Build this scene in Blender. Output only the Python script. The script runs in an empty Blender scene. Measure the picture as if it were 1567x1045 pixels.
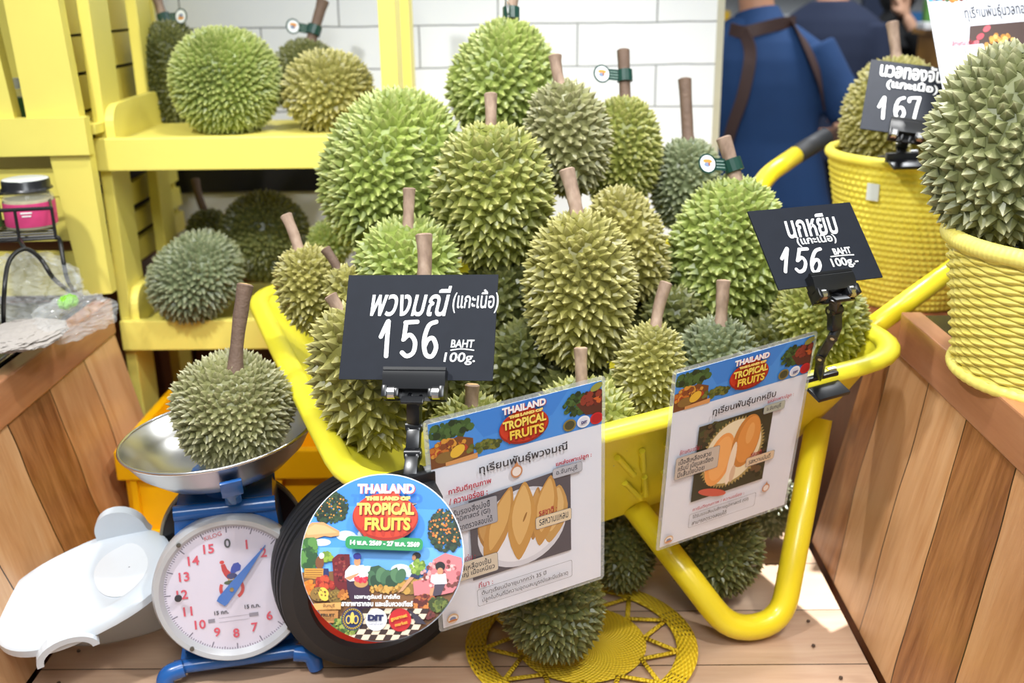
import bpy, bmesh, math, random
import numpy as np
from mathutils import Vector, Matrix

C = bpy.context.scene.collection
SC = bpy.context.scene
random.seed(7)
PI = math.pi
FLOOR = -0.58

# ------------------------------------------------------------------ camera
F = 1606.0
PITCH, YAW, ROLL = math.radians(18.6), math.radians(0.75), 0.015
CAM = Vector((0, 0, 1.03))
_fh = Vector((-math.sin(YAW), math.cos(YAW), 0))
_fw = _fh * math.cos(PITCH) + Vector((0, 0, -math.sin(PITCH)))
_r0 = Vector((math.cos(YAW), math.sin(YAW), 0))
_u0 = _r0.cross(_fw)
CR = _r0 * math.cos(ROLL) - _u0 * math.sin(ROLL)
CU = _u0 * math.cos(ROLL) + _r0 * math.sin(ROLL)
CF = _fw
cam_d = bpy.data.cameras.new('camera')
cam = bpy.data.objects.new('camera', cam_d)
C.objects.link(cam)
cam.matrix_world = Matrix(((CR.x, CU.x, -CF.x, 0), (CR.y, CU.y, -CF.y, 0), (CR.z, CU.z, -CF.z, CAM.z), (0, 0, 0, 1)))
cam_d.sensor_width = 36
cam_d.lens = F / 1567 * 36
cam_d.clip_start = 0.05
cam_d.dof.use_dof = True
cam_d.dof.focus_distance = 1.42
cam_d.dof.aperture_fstop = 3.6
SC.camera = cam

# ------------------------------------------------------------------ light and exposure
SC.view_settings.view_transform = 'Standard'
SC.view_settings.look = 'None'
SC.view_settings.exposure = 0.08
SC.view_settings.gamma = 1
SC.cycles.use_denoising = True
world = bpy.data.worlds.new('World')
SC.world = world
world.use_nodes = True
bg = world.node_tree.nodes['Background']
bg.inputs[0].default_value = (0.93, 0.97, 1.0, 1)
bg.inputs[1].default_value = 0.34


def area(name, loc, target, size, energy, col=(1, 0.96, 0.9)):
    l = bpy.data.lights.new(name, 'AREA')
    l.shape = 'DISK'
    l.size = size
    l.energy = energy
    l.color = col
    o = bpy.data.objects.new(name, l)
    C.objects.link(o)
    o.location = loc
    o.rotation_euler = (Vector(target) - Vector(loc)).to_track_quat('-Z', 'Y').to_euler()
    return o


def spot(name, loc, target, energy, ang, size=0.05, blend=0.4, col=(1, 0.995, 0.98)):
    l = bpy.data.lights.new(name, 'SPOT')
    l.energy = energy
    l.spot_size = math.radians(ang)
    l.spot_blend = blend
    l.shadow_soft_size = size
    l.color = col
    o = bpy.data.objects.new(name, l)
    C.objects.link(o)
    o.location = loc
    o.rotation_euler = (Vector(target) - Vector(loc)).to_track_quat('-Z', 'Y').to_euler()
    return o


spot('ceiling_spot_left', (-1.1, 0.5, 2.5), (-0.2, 1.75, 0.45), 155, 60, 0.07, 0.5)
spot('ceiling_spot_right', (1.0, 0.5, 2.5), (0.3, 1.8, 0.35), 105, 52, 0.07, 0.5)
spot('ceiling_spot_centre', (0.15, 1.35, 2.6), (0.05, 1.9, 0.5), 112, 62, 0.07, 0.6)
area('ceiling_lamp_front', (0.0, -0.5, 2.4), (0.0, 1.5, 0.3), 1.0, 36, (0.93, 0.97, 1))
area('ceiling_lamp_wall', (0.55, 2.2, 2.3), (0.3, 2.75, 0.9), 0.3, 12, (0.95, 0.98, 1))
area('ceiling_lamp_back', (1.5, 3.8, 2.8), (1.3, 4.2, 0.5), 1.0, 50, (0.95, 0.98, 1))
spot('ceiling_spot', (0.90, 2.7, 2.6), (0.497, 1.715, 0.0), 900, 8.5, 0.02, 0.3)


# ------------------------------------------------------------------ pixel helpers: a pixel of the photo at a real distance
def ray(px, py):
    return CF + CR * ((px - 783.5) / F) - CU * ((py - 522.5) / F)


def P(px, py, d):
    return CAM + ray(px, py) * d


def PZ(px, py, z):
    r = ray(px, py)
    return CAM + r * ((z - CAM.z) / r.z)


def PY(px, py, y):
    r = ray(px, py)
    return CAM + r * (y / r.y)


def PPL(px, py, o, n):
    r = ray(px, py)
    return CAM + r * ((Vector(o) - CAM).dot(n) / r.dot(n))


# ------------------------------------------------------------------ materials
def lin(c):
    if isinstance(c, str):
        c = c.lstrip('#')
        c = [int(c[i:i + 2], 16) / 255 for i in (0, 2, 4)]
    return tuple((x / 12.92 if x <= 0.04045 else ((x + 0.055) / 1.055) ** 2.4) for x in c) + (1.0,)


class NT:
    def __init__(self, name):
        self.m = bpy.data.materials.new(name)
        self.m.use_nodes = True
        self.t = self.m.node_tree
        self.b = self.t.nodes['Principled BSDF']

    def n(self, typ, **kw):
        o = self.t.nodes.new(typ)
        for k, v in kw.items():
            if k.startswith('i_'):
                key = k[2:]
                key = int(key) if key.isdigit() else key.replace('_', ' ')
                o.inputs[key].default_value = v
            else:
                setattr(o, k, v)
        return o

    def l(self, a, ao, b, bi):
        self.t.links.new(a.outputs[ao], b.inputs[bi])

    def math(self, op, a, b=None, c=None):
        o = self.n('ShaderNodeMath', operation=op)
        for i, x in enumerate((a, b, c)):
            if x is None:
                continue
            if isinstance(x, (int, float)):
                o.inputs[i].default_value = x
            else:
                self.t.links.new(x, o.inputs[i])
        return o.outputs[0]

    def mix(self, fac, a, b):
        o = self.n('ShaderNodeMix', data_type='RGBA')
        for i, x in ((0, fac), (6, a), (7, b)):
            if isinstance(x, (int, float, tuple)):
                o.inputs[i].default_value = x
            else:
                self.t.links.new(x, o.inputs[i])
        return o.outputs[2]

    def bump(self, h, strength=0.3, dist=0.01):
        o = self.n('ShaderNodeBump')
        o.inputs['Strength'].default_value = strength
        o.inputs['Distance'].default_value = dist
        self.t.links.new(h, o.inputs['Height'])
        self.t.links.new(o.outputs[0], self.b.inputs['Normal'])

    def noise(self, scale, detail=3, vec=None, out=0, rough=0.5, dist=0.0):
        o = self.n('ShaderNodeTexNoise')
        o.inputs['Scale'].default_value = scale
        o.inputs['Detail'].default_value = detail
        o.inputs['Roughness'].default_value = rough
        o.inputs['Distortion'].default_value = dist
        if vec is not None:
            self.t.links.new(vec, o.inputs['Vector'])
        return o.outputs[out]

    def coord(self, scale=(1, 1, 1), loc=(0, 0, 0), rot=(0, 0, 0)):
        tc = self.n('ShaderNodeTexCoord')
        mp = self.n('ShaderNodeMapping')
        mp.inputs['Scale'].default_value = scale
        mp.inputs['Location'].default_value = loc
        mp.inputs['Rotation'].default_value = rot
        self.l(tc, 'Object', mp, 0)
        return mp.outputs[0]

    def ramp(self, fac, stops):
        o = self.n('ShaderNodeValToRGB')
        cr = o.color_ramp
        while len(cr.elements) < len(stops):
            cr.elements.new(0.5)
        for e, (p, c) in zip(cr.elements, stops):
            e.position = p
            e.color = c
        self.t.links.new(fac, o.inputs[0])
        return o.outputs[0]

    def col(self, sock):
        self.t.links.new(sock, self.b.inputs['Base Color'])


_mc = {}


def plain(name, col, rough=0.5, metal=0.0, var=0.06, vscale=30, bump=0.0, coat=0.0, spec=0.5, emit=0):
    if name in _mc:
        return _mc[name]
    t = NT(name)
    c = lin(col)
    nz = t.noise(vscale, 4, t.coord())
    dark = tuple(x * (1 - var) for x in c[:3]) + (1,)
    lite = tuple(min(1, x * (1 + var)) for x in c[:3]) + (1,)
    t.col(t.mix(nz, dark, lite))
    t.b.inputs['Roughness'].default_value = rough
    t.b.inputs['Metallic'].default_value = metal
    t.b.inputs['Specular IOR Level'].default_value = spec
    t.b.inputs['Coat Weight'].default_value = coat
    if bump:
        t.bump(t.noise(vscale * 3, 4, t.coord()), bump, 0.004)
    if emit:
        t.b.inputs['Emission Color'].default_value = c
        t.b.inputs['Emission Strength'].default_value = emit
    _mc[name] = t.m
    return t.m


def clear(name, col, alpha=0.2, rough=0.05):
    """thin clear plastic: mostly see-through with a gloss"""
    if name in _mc:
        return _mc[name]
    t = NT(name)
    t.b.inputs['Base Color'].default_value = lin(col)
    t.b.inputs['Roughness'].default_value = rough
    t.b.inputs['Alpha'].default_value = alpha
    _mc[name] = t.m
    return t.m


def glass(name, col=(1, 1, 1), rough=0.0):
    if name in _mc:
        return _mc[name]
    t = NT(name)
    t.b.inputs['Base Color'].default_value = lin(col)
    t.b.inputs['Roughness'].default_value = rough
    t.b.inputs['Transmission Weight'].default_value = 1
    t.b.inputs['IOR'].default_value = 1.45
    _mc[name] = t.m
    return t.m


def plank_wood(name, tones, width, axis=0, wave=0.0, gap=0.004, rough=0.42, grain=1.0, seed=0.0, lean=0.0):
    """planks side by side along `axis`, grain along the other direction of the face"""
    t = NT(name)
    tc = t.n('ShaderNodeTexCoord')
    sp = t.n('ShaderNodeSeparateXYZ')
    t.l(tc, 'Object', sp, 0)
    u = sp.outputs[axis]
    v = sp.outputs[{0: 2, 1: 0, 2: 0}[axis]]
    wv = t.noise(2.2, 2, t.coord((1, 1, 1), (seed, seed * 2, 0)))
    uu = t.math('ADD', u, t.math('MULTIPLY', t.math('SUBTRACT', wv, 0.5), wave))
    if lean:
        uu = t.math('ADD', uu, t.math('MULTIPLY', v, lean))
    uw = t.math('DIVIDE', t.math('ADD', uu, seed), width)
    idx = t.math('FLOOR', uw)
    fr = t.math('FRACT', uw)
    wn = t.n('ShaderNodeTexWhiteNoise', noise_dimensions='1D')
    t.t.links.new(idx, wn.inputs['W'])
    rnd = wn.outputs['Value']
    sc = {0: (9, 9, 0.9), 1: (0.9, 9, 9), 2: (0.9, 9, 9)}[axis]
    mp = t.n('ShaderNodeMapping')
    mp.inputs['Scale'].default_value = sc
    off = t.n('ShaderNodeCombineXYZ')
    t.t.links.new(t.math('MULTIPLY', rnd, 37.0), off.inputs[0])
    t.t.links.new(t.math('MULTIPLY', rnd, 17.0), off.inputs[2])
    t.t.links.new(off.outputs[0], mp.inputs['Location'])
    t.l(tc, 'Object', mp, 0)
    g1 = t.noise(1.6, 5, mp.outputs[0], 0, 0.55, 1.6)
    g2 = t.noise(14, 4, mp.outputs[0], 0, 0.6, 0.4)
    f = t.math('ADD', t.math('MULTIPLY', rnd, 0.50), t.math('MULTIPLY', t.math('SUBTRACT', g1, 0.12), 0.80 * grain))
    f = t.math('ADD', f, t.math('MULTIPLY', t.math('SUBTRACT', g2, 0.5), 0.30 * grain))
    n = len(tones)
    colr = t.ramp(f, [(0.18 + 0.64 * i / (n - 1), lin(c)) for i, c in enumerate(tones)])
    # knots
    vo = t.n('ShaderNodeTexVoronoi')
    vo.inputs['Scale'].default_value = 4.0
    t.t.links.new(t.coord((1, 1, 0.8) if axis == 0 else (0.8, 1, 1), (seed * 3, 1.3, seed)), vo.inputs['Vector'])
    kn = t.n('ShaderNodeMapRange')
    kn.inputs['From Min'].default_value = 0.03
    kn.inputs['From Max'].default_value = 0.10
    kn.inputs['To Min'].default_value = 0.55
    kn.inputs['To Max'].default_value = 0.0
    t.l(vo, 'Distance', kn, 'Value')
    colr = t.mix(kn.outputs[0], colr, lin('#5d3519'))
    if gap:
        ed = t.math('MINIMUM', fr, t.math('SUBTRACT', 1.0, fr))
        gp = t.math('LESS_THAN', ed, gap / width)
        colr = t.mix(gp, colr, lin('#2a180c'))
        t.bump(t.math('SUBTRACT', g2, t.math('MULTIPLY', gp, 3.0)), 0.25, 0.002)
    t.col(colr)
    t.b.inputs['Roughness'].default_value = rough
    return t.m


def ink_attr(name, rough=0.35, coat=0.0):
    if name in _mc:
        return _mc[name]
    t = NT(name)
    a = t.n('ShaderNodeAttribute', attribute_name='ink')
    t.l(a, 'Color', t.b, 'Base Color')
    t.b.inputs['Roughness'].default_value = rough
    t.b.inputs['Coat Weight'].default_value = coat
    _mc[name] = t.m
    return t.m


YEL = plain('yellow_painted_wood', '#f0e270', 0.45, var=0.05, vscale=12, bump=0.05)
YPL = plain('yellow_plastic', '#eee33a', 0.33, var=0.03, vscale=20, coat=0.1)
YTUBE = plain('yellow_coated_tube', '#eed728', 0.3, var=0.03, coat=0.2)
CRATE = plain('amber_plastic', '#f4b400', 0.4, var=0.05)
BLK = plain('black_plastic', '#17181b', 0.28, var=0.1, spec=0.6)
BLKM = plain('black_wire', '#1c1b1a', 0.4, var=0.1)
CHALK = plain('chalkboard_black', '#1a1e27', 0.62, var=0.2, vscale=45, spec=0.2)
WHITEINK = plain('white_marker', '#f6f6f4', 0.6, var=0.0)
SILVER = plain('silver_metal', '#c9c9c9', 0.25, 1.0, var=0.05)
STEEL = plain('brushed_steel', '#c4c2bf', 0.28, 1.0, var=0.12, vscale=10)
BLUE = plain('blue_enamel', '#1f5ea8', 0.25, var=0.06, coat=0.3)
RUBBER = plain('black_rubber', '#26272a', 0.55, var=0.15, vscale=25)
RED = plain('red_wheel_plastic', '#c92c1c', 0.35, var=0.05)
WHITEP = plain('white_plastic', '#d0d9e1', 0.32, var=0.02)
PAPER = plain('white_paper', '#e4e8f3', 0.4, var=0.01)


def ink(col, rough=0.45):
    return plain('ink_' + col.lstrip('#'), col, rough, var=0.0)


# ------------------------------------------------------------------ mesh builder
def frame_from(z, x=None):
    z = Vector(z).normalized()
    if x is None:
        x = Vector((1, 0, 0)) if abs(z.x) < 0.9 else Vector((0, 1, 0))
    y = z.cross(Vector(x)).normalized()
    x = y.cross(z).normalized()
    return Matrix((x, y, z)).transposed()


class MB:
    def __init__(self):
        self.v, self.f, self.mi, self.col = [], [], [], []

    def add(self, vs, fs, mi=0, M=None, col=None):
        o = len(self.v)
        for p in vs:
            p = Vector(p)
            self.v.append(M @ p if M is not None else p)
        for q in fs:
            self.f.append([o + i for i in q])
            self.mi.append(mi)
            self.col.append(col)
        return self

    def box(self, c, s, M=None, mi=0, R=None, bev=0.0):
        x, y, z = (k / 2 for k in s)
        c = Vector(c)
        if bev <= 0:
            vs = [Vector((sx * x, sy * y, sz * z)) for sx in (-1, 1) for sy in (-1, 1) for sz in (-1, 1)]
            fs = [(0, 1, 3, 2), (4, 6, 7, 5), (0, 4, 5, 1), (2, 3, 7, 6), (0, 2, 6, 4), (1, 5, 7, 3)]
        else:
            bm = bmesh.new()
            bmesh.ops.create_cube(bm, size=1)
            for v in bm.verts:
                v.co = Vector((v.co.x * s[0], v.co.y * s[1], v.co.z * s[2]))
            bmesh.ops.bevel(bm, geom=list(bm.edges), offset=bev, segments=2, affect='EDGES', profile=0.6)
            bm.verts.index_update()
            vs = [v.co.copy() for v in bm.verts]
            fs = [[v.index for v in f.verts] for f in bm.faces]
            bm.free()
        if R is not None:
            vs = [R @ v for v in vs]
        return self.add([v + c for v in vs], fs, mi, M)

    def tube(self, pts, r, n=12, M=None, mi=0, cap=True, closed=False, squash=None):
        pts = [Vector(p) for p in pts]
        k = len(pts)
        rs = r if isinstance(r, (list, tuple)) else [r] * k
        vs, fs = [], []
        up = None
        for i, p in enumerate(pts):
            if closed:
                t = (pts[(i + 1) % k] - pts[i - 1])
            else:
                t = pts[min(i + 1, k - 1)] - pts[max(i - 1, 0)]
            t.normalize()
            if up is None:
                up = Vector((0, 0, 1)) if abs(t.z) < 0.9 else Vector((1, 0, 0))
            a = t.cross(up).normalized()
            b = a.cross(t).normalized()
            up = b
            for j in range(n):
                an = 2 * PI * j / n
                q = squash or (1, 1)
                vs.append(p + a * math.cos(an) * rs[i] * q[0] + b * math.sin(an) * rs[i] * q[1])
        for i in range(k if closed else k - 1):
            i2 = (i + 1) % k
            for j in range(n):
                fs.append((i * n + j, i * n + (j + 1) % n, i2 * n + (j + 1) % n, i2 * n + j))
        if cap and not closed:
            fs.append(tuple(reversed(range(n))))
            fs.append(tuple((k - 1) * n + j for j in range(n)))
        return self.add(vs, fs, mi, M)

    def lathe(self, prof, n=40, M=None, mi=0, cap0=False, cap1=False):
        vs, fs = [], []
        for (r, z) in prof:
            for j in range(n):
                a = 2 * PI * j / n
                vs.append((r * math.cos(a), r * math.sin(a), z))
        k = len(prof)
        for i in range(k - 1):
            for j in range(n):
                fs.append((i * n + j, i * n + (j + 1) % n, (i + 1) * n + (j + 1) % n, (i + 1) * n + j))
        if cap0:
            fs.append(tuple(reversed(range(n))))
        if cap1:
            fs.append(tuple((k - 1) * n + j for j in range(n)))
        return self.add(vs, fs, mi, M)

    def prism(self, poly, depth, M=None, mi=0):
        n = len(poly)
        vs = [(x, y, 0) for x, y in poly] + [(x, y, depth) for x, y in poly]
        fs = [tuple(reversed(range(n))), tuple(range(n, 2 * n))]
        fs += [(i, (i + 1) % n, n + (i + 1) % n, n + i) for i in range(n)]
        return self.add(vs, fs, mi, M)

    def ellipsoid(self, c, r, nu=20, nv=12, M=None, mi=0, R=None):
        vs, fs = [], []
        c = Vector(c)
        for i in range(nv + 1):
            th = PI * i / nv
            for j in range(nu):
                ph = 2 * PI * j / nu
                p = Vector((r[0] * math.sin(th) * math.cos(ph), r[1] * math.sin(th) * math.sin(ph), r[2] * math.cos(th)))
                if R is not None:
                    p = R @ p
                vs.append(p + c)
        for i in range(nv):
            for j in range(nu):
                fs.append((i * nu + j, (i + 1) * nu + j, (i + 1) * nu + (j + 1) % nu, i * nu + (j + 1) % nu))
        return self.add(vs, fs, mi, M)

    def build(self, name, mats, parent=None, smooth=False, world=None, angle=None):
        """world: vertices are in world space and get moved into the parent's frame"""
        me = bpy.data.meshes.new(name)
        vs = self.v
        if parent is not None and world is not False:
            inv = world_of(parent).inverted()
            vs = [inv @ v for v in vs]
        me.from_pydata([tuple(v) for v in vs], [], self.f)
        if not isinstance(mats, (list, tuple)):
            mats = [mats]
        for m in mats:
            me.materials.append(m)
        me.polygons.foreach_set('material_index', self.mi)
        if any(c is not None for c in self.col):
            at = me.color_attributes.new('ink', 'FLOAT_COLOR', 'CORNER')
            buf = []
            for p, c in zip(me.polygons, self.col):
                c = c or (1, 1, 1, 1)
                buf += list(c) * p.loop_total
            at.data.foreach_set('color', buf)
        me.update()
        if smooth or angle:
            me.polygons.foreach_set('use_smooth', [True] * len(me.polygons))
            if angle:
                me.set_sharp_from_angle(angle=math.radians(angle))
        o = bpy.data.objects.new(name, me)
        C.objects.link(o)
        if parent is not None:
            o.parent = parent
        return o


_wm = {}


def world_of(o):
    m = o.matrix_basis.copy()
    return world_of(o.parent) @ m if o.parent else m


def tag(o, label, cat, group=None, kind=None):
    if label:
        o['label'] = label
    if cat:
        o['category'] = cat
    if group:
        o['group'] = group
    if kind:
        o['kind'] = kind
    return o


def thing(name, label, cat, loc=(0, 0, 0), group=None, M=None):
    o = bpy.data.objects.new(name, None)
    C.objects.link(o)
    o.empty_display_size = 0.05
    if M is not None:
        o.matrix_basis = M
    else:
        o.location = loc
        o.matrix_basis = Matrix.Translation(Vector(loc))
    return tag(o, label, cat, group)


def struct(name, mb, mats, **kw):
    o = mb.build(name, mats, **kw)
    o['kind'] = 'structure'
    return o


def M4(R, loc):
    m = R.to_4x4()
    m.translation = Vector(loc)
    return m


def text(body, name, parent, M, height, col, width=None, bold=0.0, shear=0.0, align='CENTER', space=1.0, mat=None):
    """lettering turned into a mesh; M places it in the parent's frame, x along the line, z towards the reader"""
    cu = bpy.data.curves.new(name, 'FONT')
    cu.body = body
    cu.size = height
    cu.align_x = align
    cu.align_y = 'CENTER'
    cu.shear = shear
    cu.offset = bold
    cu.space_character = space
    cu.extrude = 0.00012
    cu.resolution_u = 3
    tmp = bpy.data.objects.new(name, cu)
    C.objects.link(tmp)
    dg = bpy.context.evaluated_depsgraph_get()
    me = bpy.data.meshes.new_from_object(tmp.evaluated_get(dg))
    bpy.data.objects.remove(tmp)
    bpy.data.curves.remove(cu)
    me.name = name
    me.materials.clear()
    me.materials.append(mat or ink(col))
    if len(me.vertices):
        xs = [v.co.x for v in me.vertices]
        ys = [v.co.y for v in me.vertices]
        k = height / max(max(ys) - min(ys), 1e-6)
        kx = width / max(max(xs) - min(xs), 1e-6) if width else k
        me.transform(Matrix.Diagonal((kx, k, 1, 1)) @ Matrix.Translation((-(max(xs) + min(xs)) / 2, -(max(ys) + min(ys)) / 2, 0)))
    o = bpy.data.objects.new(name, me)
    C.objects.link(o)
    o.parent = parent
    o.matrix_basis = M
    return o


# ------------------------------------------------------------------ flat prints
def clip_poly(poly, clipper):
    out = list(poly)
    n = len(clipper)
    for i in range(n):
        a, b = clipper[i], clipper[(i + 1) % n]
        inp, out = out, []
        if not inp:
            return []

        def side(p):
            return (b[0] - a[0]) * (p[1] - a[1]) - (b[1] - a[1]) * (p[0] - a[0])
        for k in range(len(inp)):
            p, q = inp[k - 1], inp[k]
            sp, sq = side(p), side(q)
            if sp * sq < 0:
                t = sp / (sp - sq)
                out.append((p[0] + t * (q[0] - p[0]), p[1] + t * (q[1] - p[1])))
            if sq >= 0:
                out.append(q)
    return out


class Print:
    """ink shapes on one sheet; units are the sheet's own metres"""

    def __init__(self, clipper, step=0.00005, z0=0.0):
        self.mb = MB()
        self.clip = clipper
        self.z = z0
        self.step = step

    def poly(self, pts, col, lift=True):
        if lift:
            self.z += self.step
        a = sum(pts[i - 1][0] * pts[i][1] - pts[i][0] * pts[i - 1][1] for i in range(len(pts)))
        if a < 0:
            pts = list(reversed(pts))
        q = clip_poly(pts, self.clip)
        if len(q) >= 3:
            self.mb.add([(x, y, self.z) for x, y in q], [tuple(range(len(q)))], 0, None, lin(col))

    def rect(self, x0, y0, x1, y1, col, lift=True):
        self.poly([(x0, y0), (x1, y0), (x1, y1), (x0, y1)], col, lift)

    def ell(self, cx, cy, rx, ry, col, rot=0, n=20, lift=True):
        c, s = math.cos(rot), math.sin(rot)
        self.poly([(cx + rx * math.cos(t) * c - ry * math.sin(t) * s, cy + rx * math.cos(t) * s + ry * math.sin(t) * c)
                   for t in (2 * PI * i / n for i in range(n))], col, lift)

    def dots(self, cx, cy, rx, ry, n, r, cols, rng, jit=0.4):
        for layer in range(3):
            self.z += self.step
            for i in range(n // 3):
                a, d = rng.uniform(0, 2 * PI), math.sqrt(rng.random())
                rr = r * rng.uniform(1 - jit, 1 + jit)
                # each dot its own tiny lift so that inks never share a plane
                self.z += self.step * 0.02
                self.ell(cx + rx * d * math.cos(a), cy + ry * d * math.sin(a), rr, rr, rng.choice(cols), 0, 7, False)

    def build(self, name, parent, coat=0.0):
        return self.mb.build(name, ink_attr('printed_ink', 0.4), parent, world=False)


def disc_poly(r, n=64, cx=0, cy=0):
    return [(cx + r * math.cos(2 * PI * i / n), cy + r * math.sin(2 * PI * i / n)) for i in range(n)]


def rect_poly(w, h):
    return [(-w / 2, -h / 2), (w / 2, -h / 2), (w / 2, h / 2), (-w / 2, h / 2)]


def round_rect(w, h, r, n=5):
    out = []
    for cx, cy, a0 in ((w / 2 - r, h / 2 - r, 0), (-w / 2 + r, h / 2 - r, 90), (-w / 2 + r, -h / 2 + r, 180), (w / 2 - r, -h / 2 + r, 270)):
        for i in range(n + 1):
            a = math.radians(a0 + 90 * i / n)
            out.append((cx + r * math.cos(a), cy + r * math.sin(a)))
    return out


def T(x, y, z=0.0):
    return Matrix.Translation((x, y, z))


# ================================================================== the setting
YW = 2.75
struct('floor', MB().box((0.8, 3.4, FLOOR - 0.05), (7, 9.4, 0.1)), plain('floor_tiles_grey', '#8d8a86', 0.3, var=0.08, vscale=3))
wx = PY(1093, 120, YW).x
zr0, zr1 = PY(900, 99, YW).z, PY(900, 33.5, YW).z
hrow = zr1 - zr0
xj0, xj1 = PY(641, 20, YW).x, PY(885, 20, YW).x
wbr = xj1 - xj0
t = NT('white_wall_tile')
bk = t.n('ShaderNodeTexBrick', offset=0.5, offset_frequency=2)
bk.inputs['Color1'].default_value = lin('#eef0f2')
bk.inputs['Color2'].default_value = lin('#e4e7ea')
bk.inputs['Mortar'].default_value = lin('#8b8d90')
bk.inputs['Scale'].default_value = 1.0
bk.inputs['Mortar Size'].default_value = 0.0022
bk.inputs['Mortar Smooth'].default_value = 0.2
bk.inputs['Brick Width'].default_value = wbr
bk.inputs['Row Height'].default_value = hrow
tc = t.n('ShaderNodeTexCoord')
sp = t.n('ShaderNodeSeparateXYZ')
t.l(tc, 'Object', sp, 0)
cb = t.n('ShaderNodeCombineXYZ')
wob = t.noise(9, 2, t.coord())
t.t.links.new(t.math('ADD', t.math('SUBTRACT', sp.outputs[0], xj0 - 20 * wbr + wbr / 2), t.math('MULTIPLY', wob, 0.004)), cb.inputs[0])
t.t.links.new(t.math('ADD', t.math('SUBTRACT', sp.outputs[2], zr0 - 20 * hrow), t.math('MULTIPLY', wob, 0.006)), cb.inputs[1])
t.l(cb, 0, bk, 0)
t.l(bk, 'Color', t.b, 'Base Color')
t.b.inputs['Roughness'].default_value = 0.22
t.bump(t.math('ADD', t.math('MULTIPLY', bk.outputs['Fac'], -1.0), t.math('MULTIPLY', wob, 0.5)), 0.35, 0.004)
TILE = t.m
zl = PY(300, 420, YW).z
w = MB().box(((wx - 2.6) / 2, YW + 0.05, (zl + 1.75) / 2), (wx + 2.6, 0.1, 1.75 - zl))
struct('wall_back', w, TILE)
DKWOOD = plank_wood('dark_plank_wood', ['#4a2a17', '#6b3d20', '#7d4826'], 0.13, 0, 0.02, seed=0.4)
struct('wall_back_lower', MB().box(((wx - 2.6) / 2, YW + 0.05, (zl + FLOOR) / 2), (wx + 2.6, 0.1, zl - FLOOR)), DKWOOD)
struct('trim_1', MB().box((wx + 0.009, YW + 0.05, 0.6), (0.018, 0.108, 2.3)), plain('cream_metal_trim', '#cfcbb6', 0.35, 0.3))
zb0, zb1 = PY(380, 293, YW - 0.01).z, PY(380, 256, YW - 0.01).z
xq0, xq1 = PY(186, 0, YW - 0.04).x, PY(211, 0, YW - 0.04).x
struct('trim_3', MB().box(((xq0 + xq1) / 2, YW - 0.02, 0.7), (xq1 - xq0, 0.04, 2.0)), plain('cream_wall_post', '#cfc8ae', 0.5))
struct('trim_2', MB().box((-0.7, YW - 0.006, (zb0 + zb1) / 2), (1.7, 0.012, zb1 - zb0)), plain('black_wall_strip', '#1b1a1c', 0.3))
struct('wall_far', MB().box((2.0, 7.6, 0.9), (8, 0.1, 3.0)), plain('pale_shop_wall', '#b9bcc0', 0.6, var=0.25, vscale=2.5))

# wooden platform
t = thing('display_platform', 'wide low platform of pale planks with nail heads, carrying the cart and the scale', 'platform', (-0.13, 1.7, FLOOR))
PLAT = plank_wood('pale_platform_planks', ['#b4937a', '#c9ac92', '#d6bea6'], 0.155, 1, 0.0, 0.0012, 0.38, 0.8, 0.11)
mb = MB().box((-0.122, 1.7, (FLOOR - 0.002) / 2 - 0.002), (1.334, 2.08, -FLOOR - 0.004))
mb.build('plank_deck', PLAT, t)
nail = None
NAILM = plain('dark_nail', '#4c3a2e', 0.5)
for i in range(11):
    yy = 0.98 + i * 0.155
    for dy in (0.035, 0.105):
        for xx in (0.475 - 0.02 * math.sin(i * 2.1), -0.74):
            if nail is None:
                nail = MB().lathe([(0.0, 0.0006), (0.003, 0.0004), (0.0032, -0.002)], 8).build('nail_head', NAILM, t, world=False)
                o = nail
            else:
                o = nail.copy()
                C.objects.link(o)
            o.matrix_basis = world_of(t).inverted() @ T(xx + 0.006 * math.sin(i * 5 + dy * 60), yy + dy, 0)

WOODT = ['#774728', '#a36f45', '#bc8a5d', '#cfa377']


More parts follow.
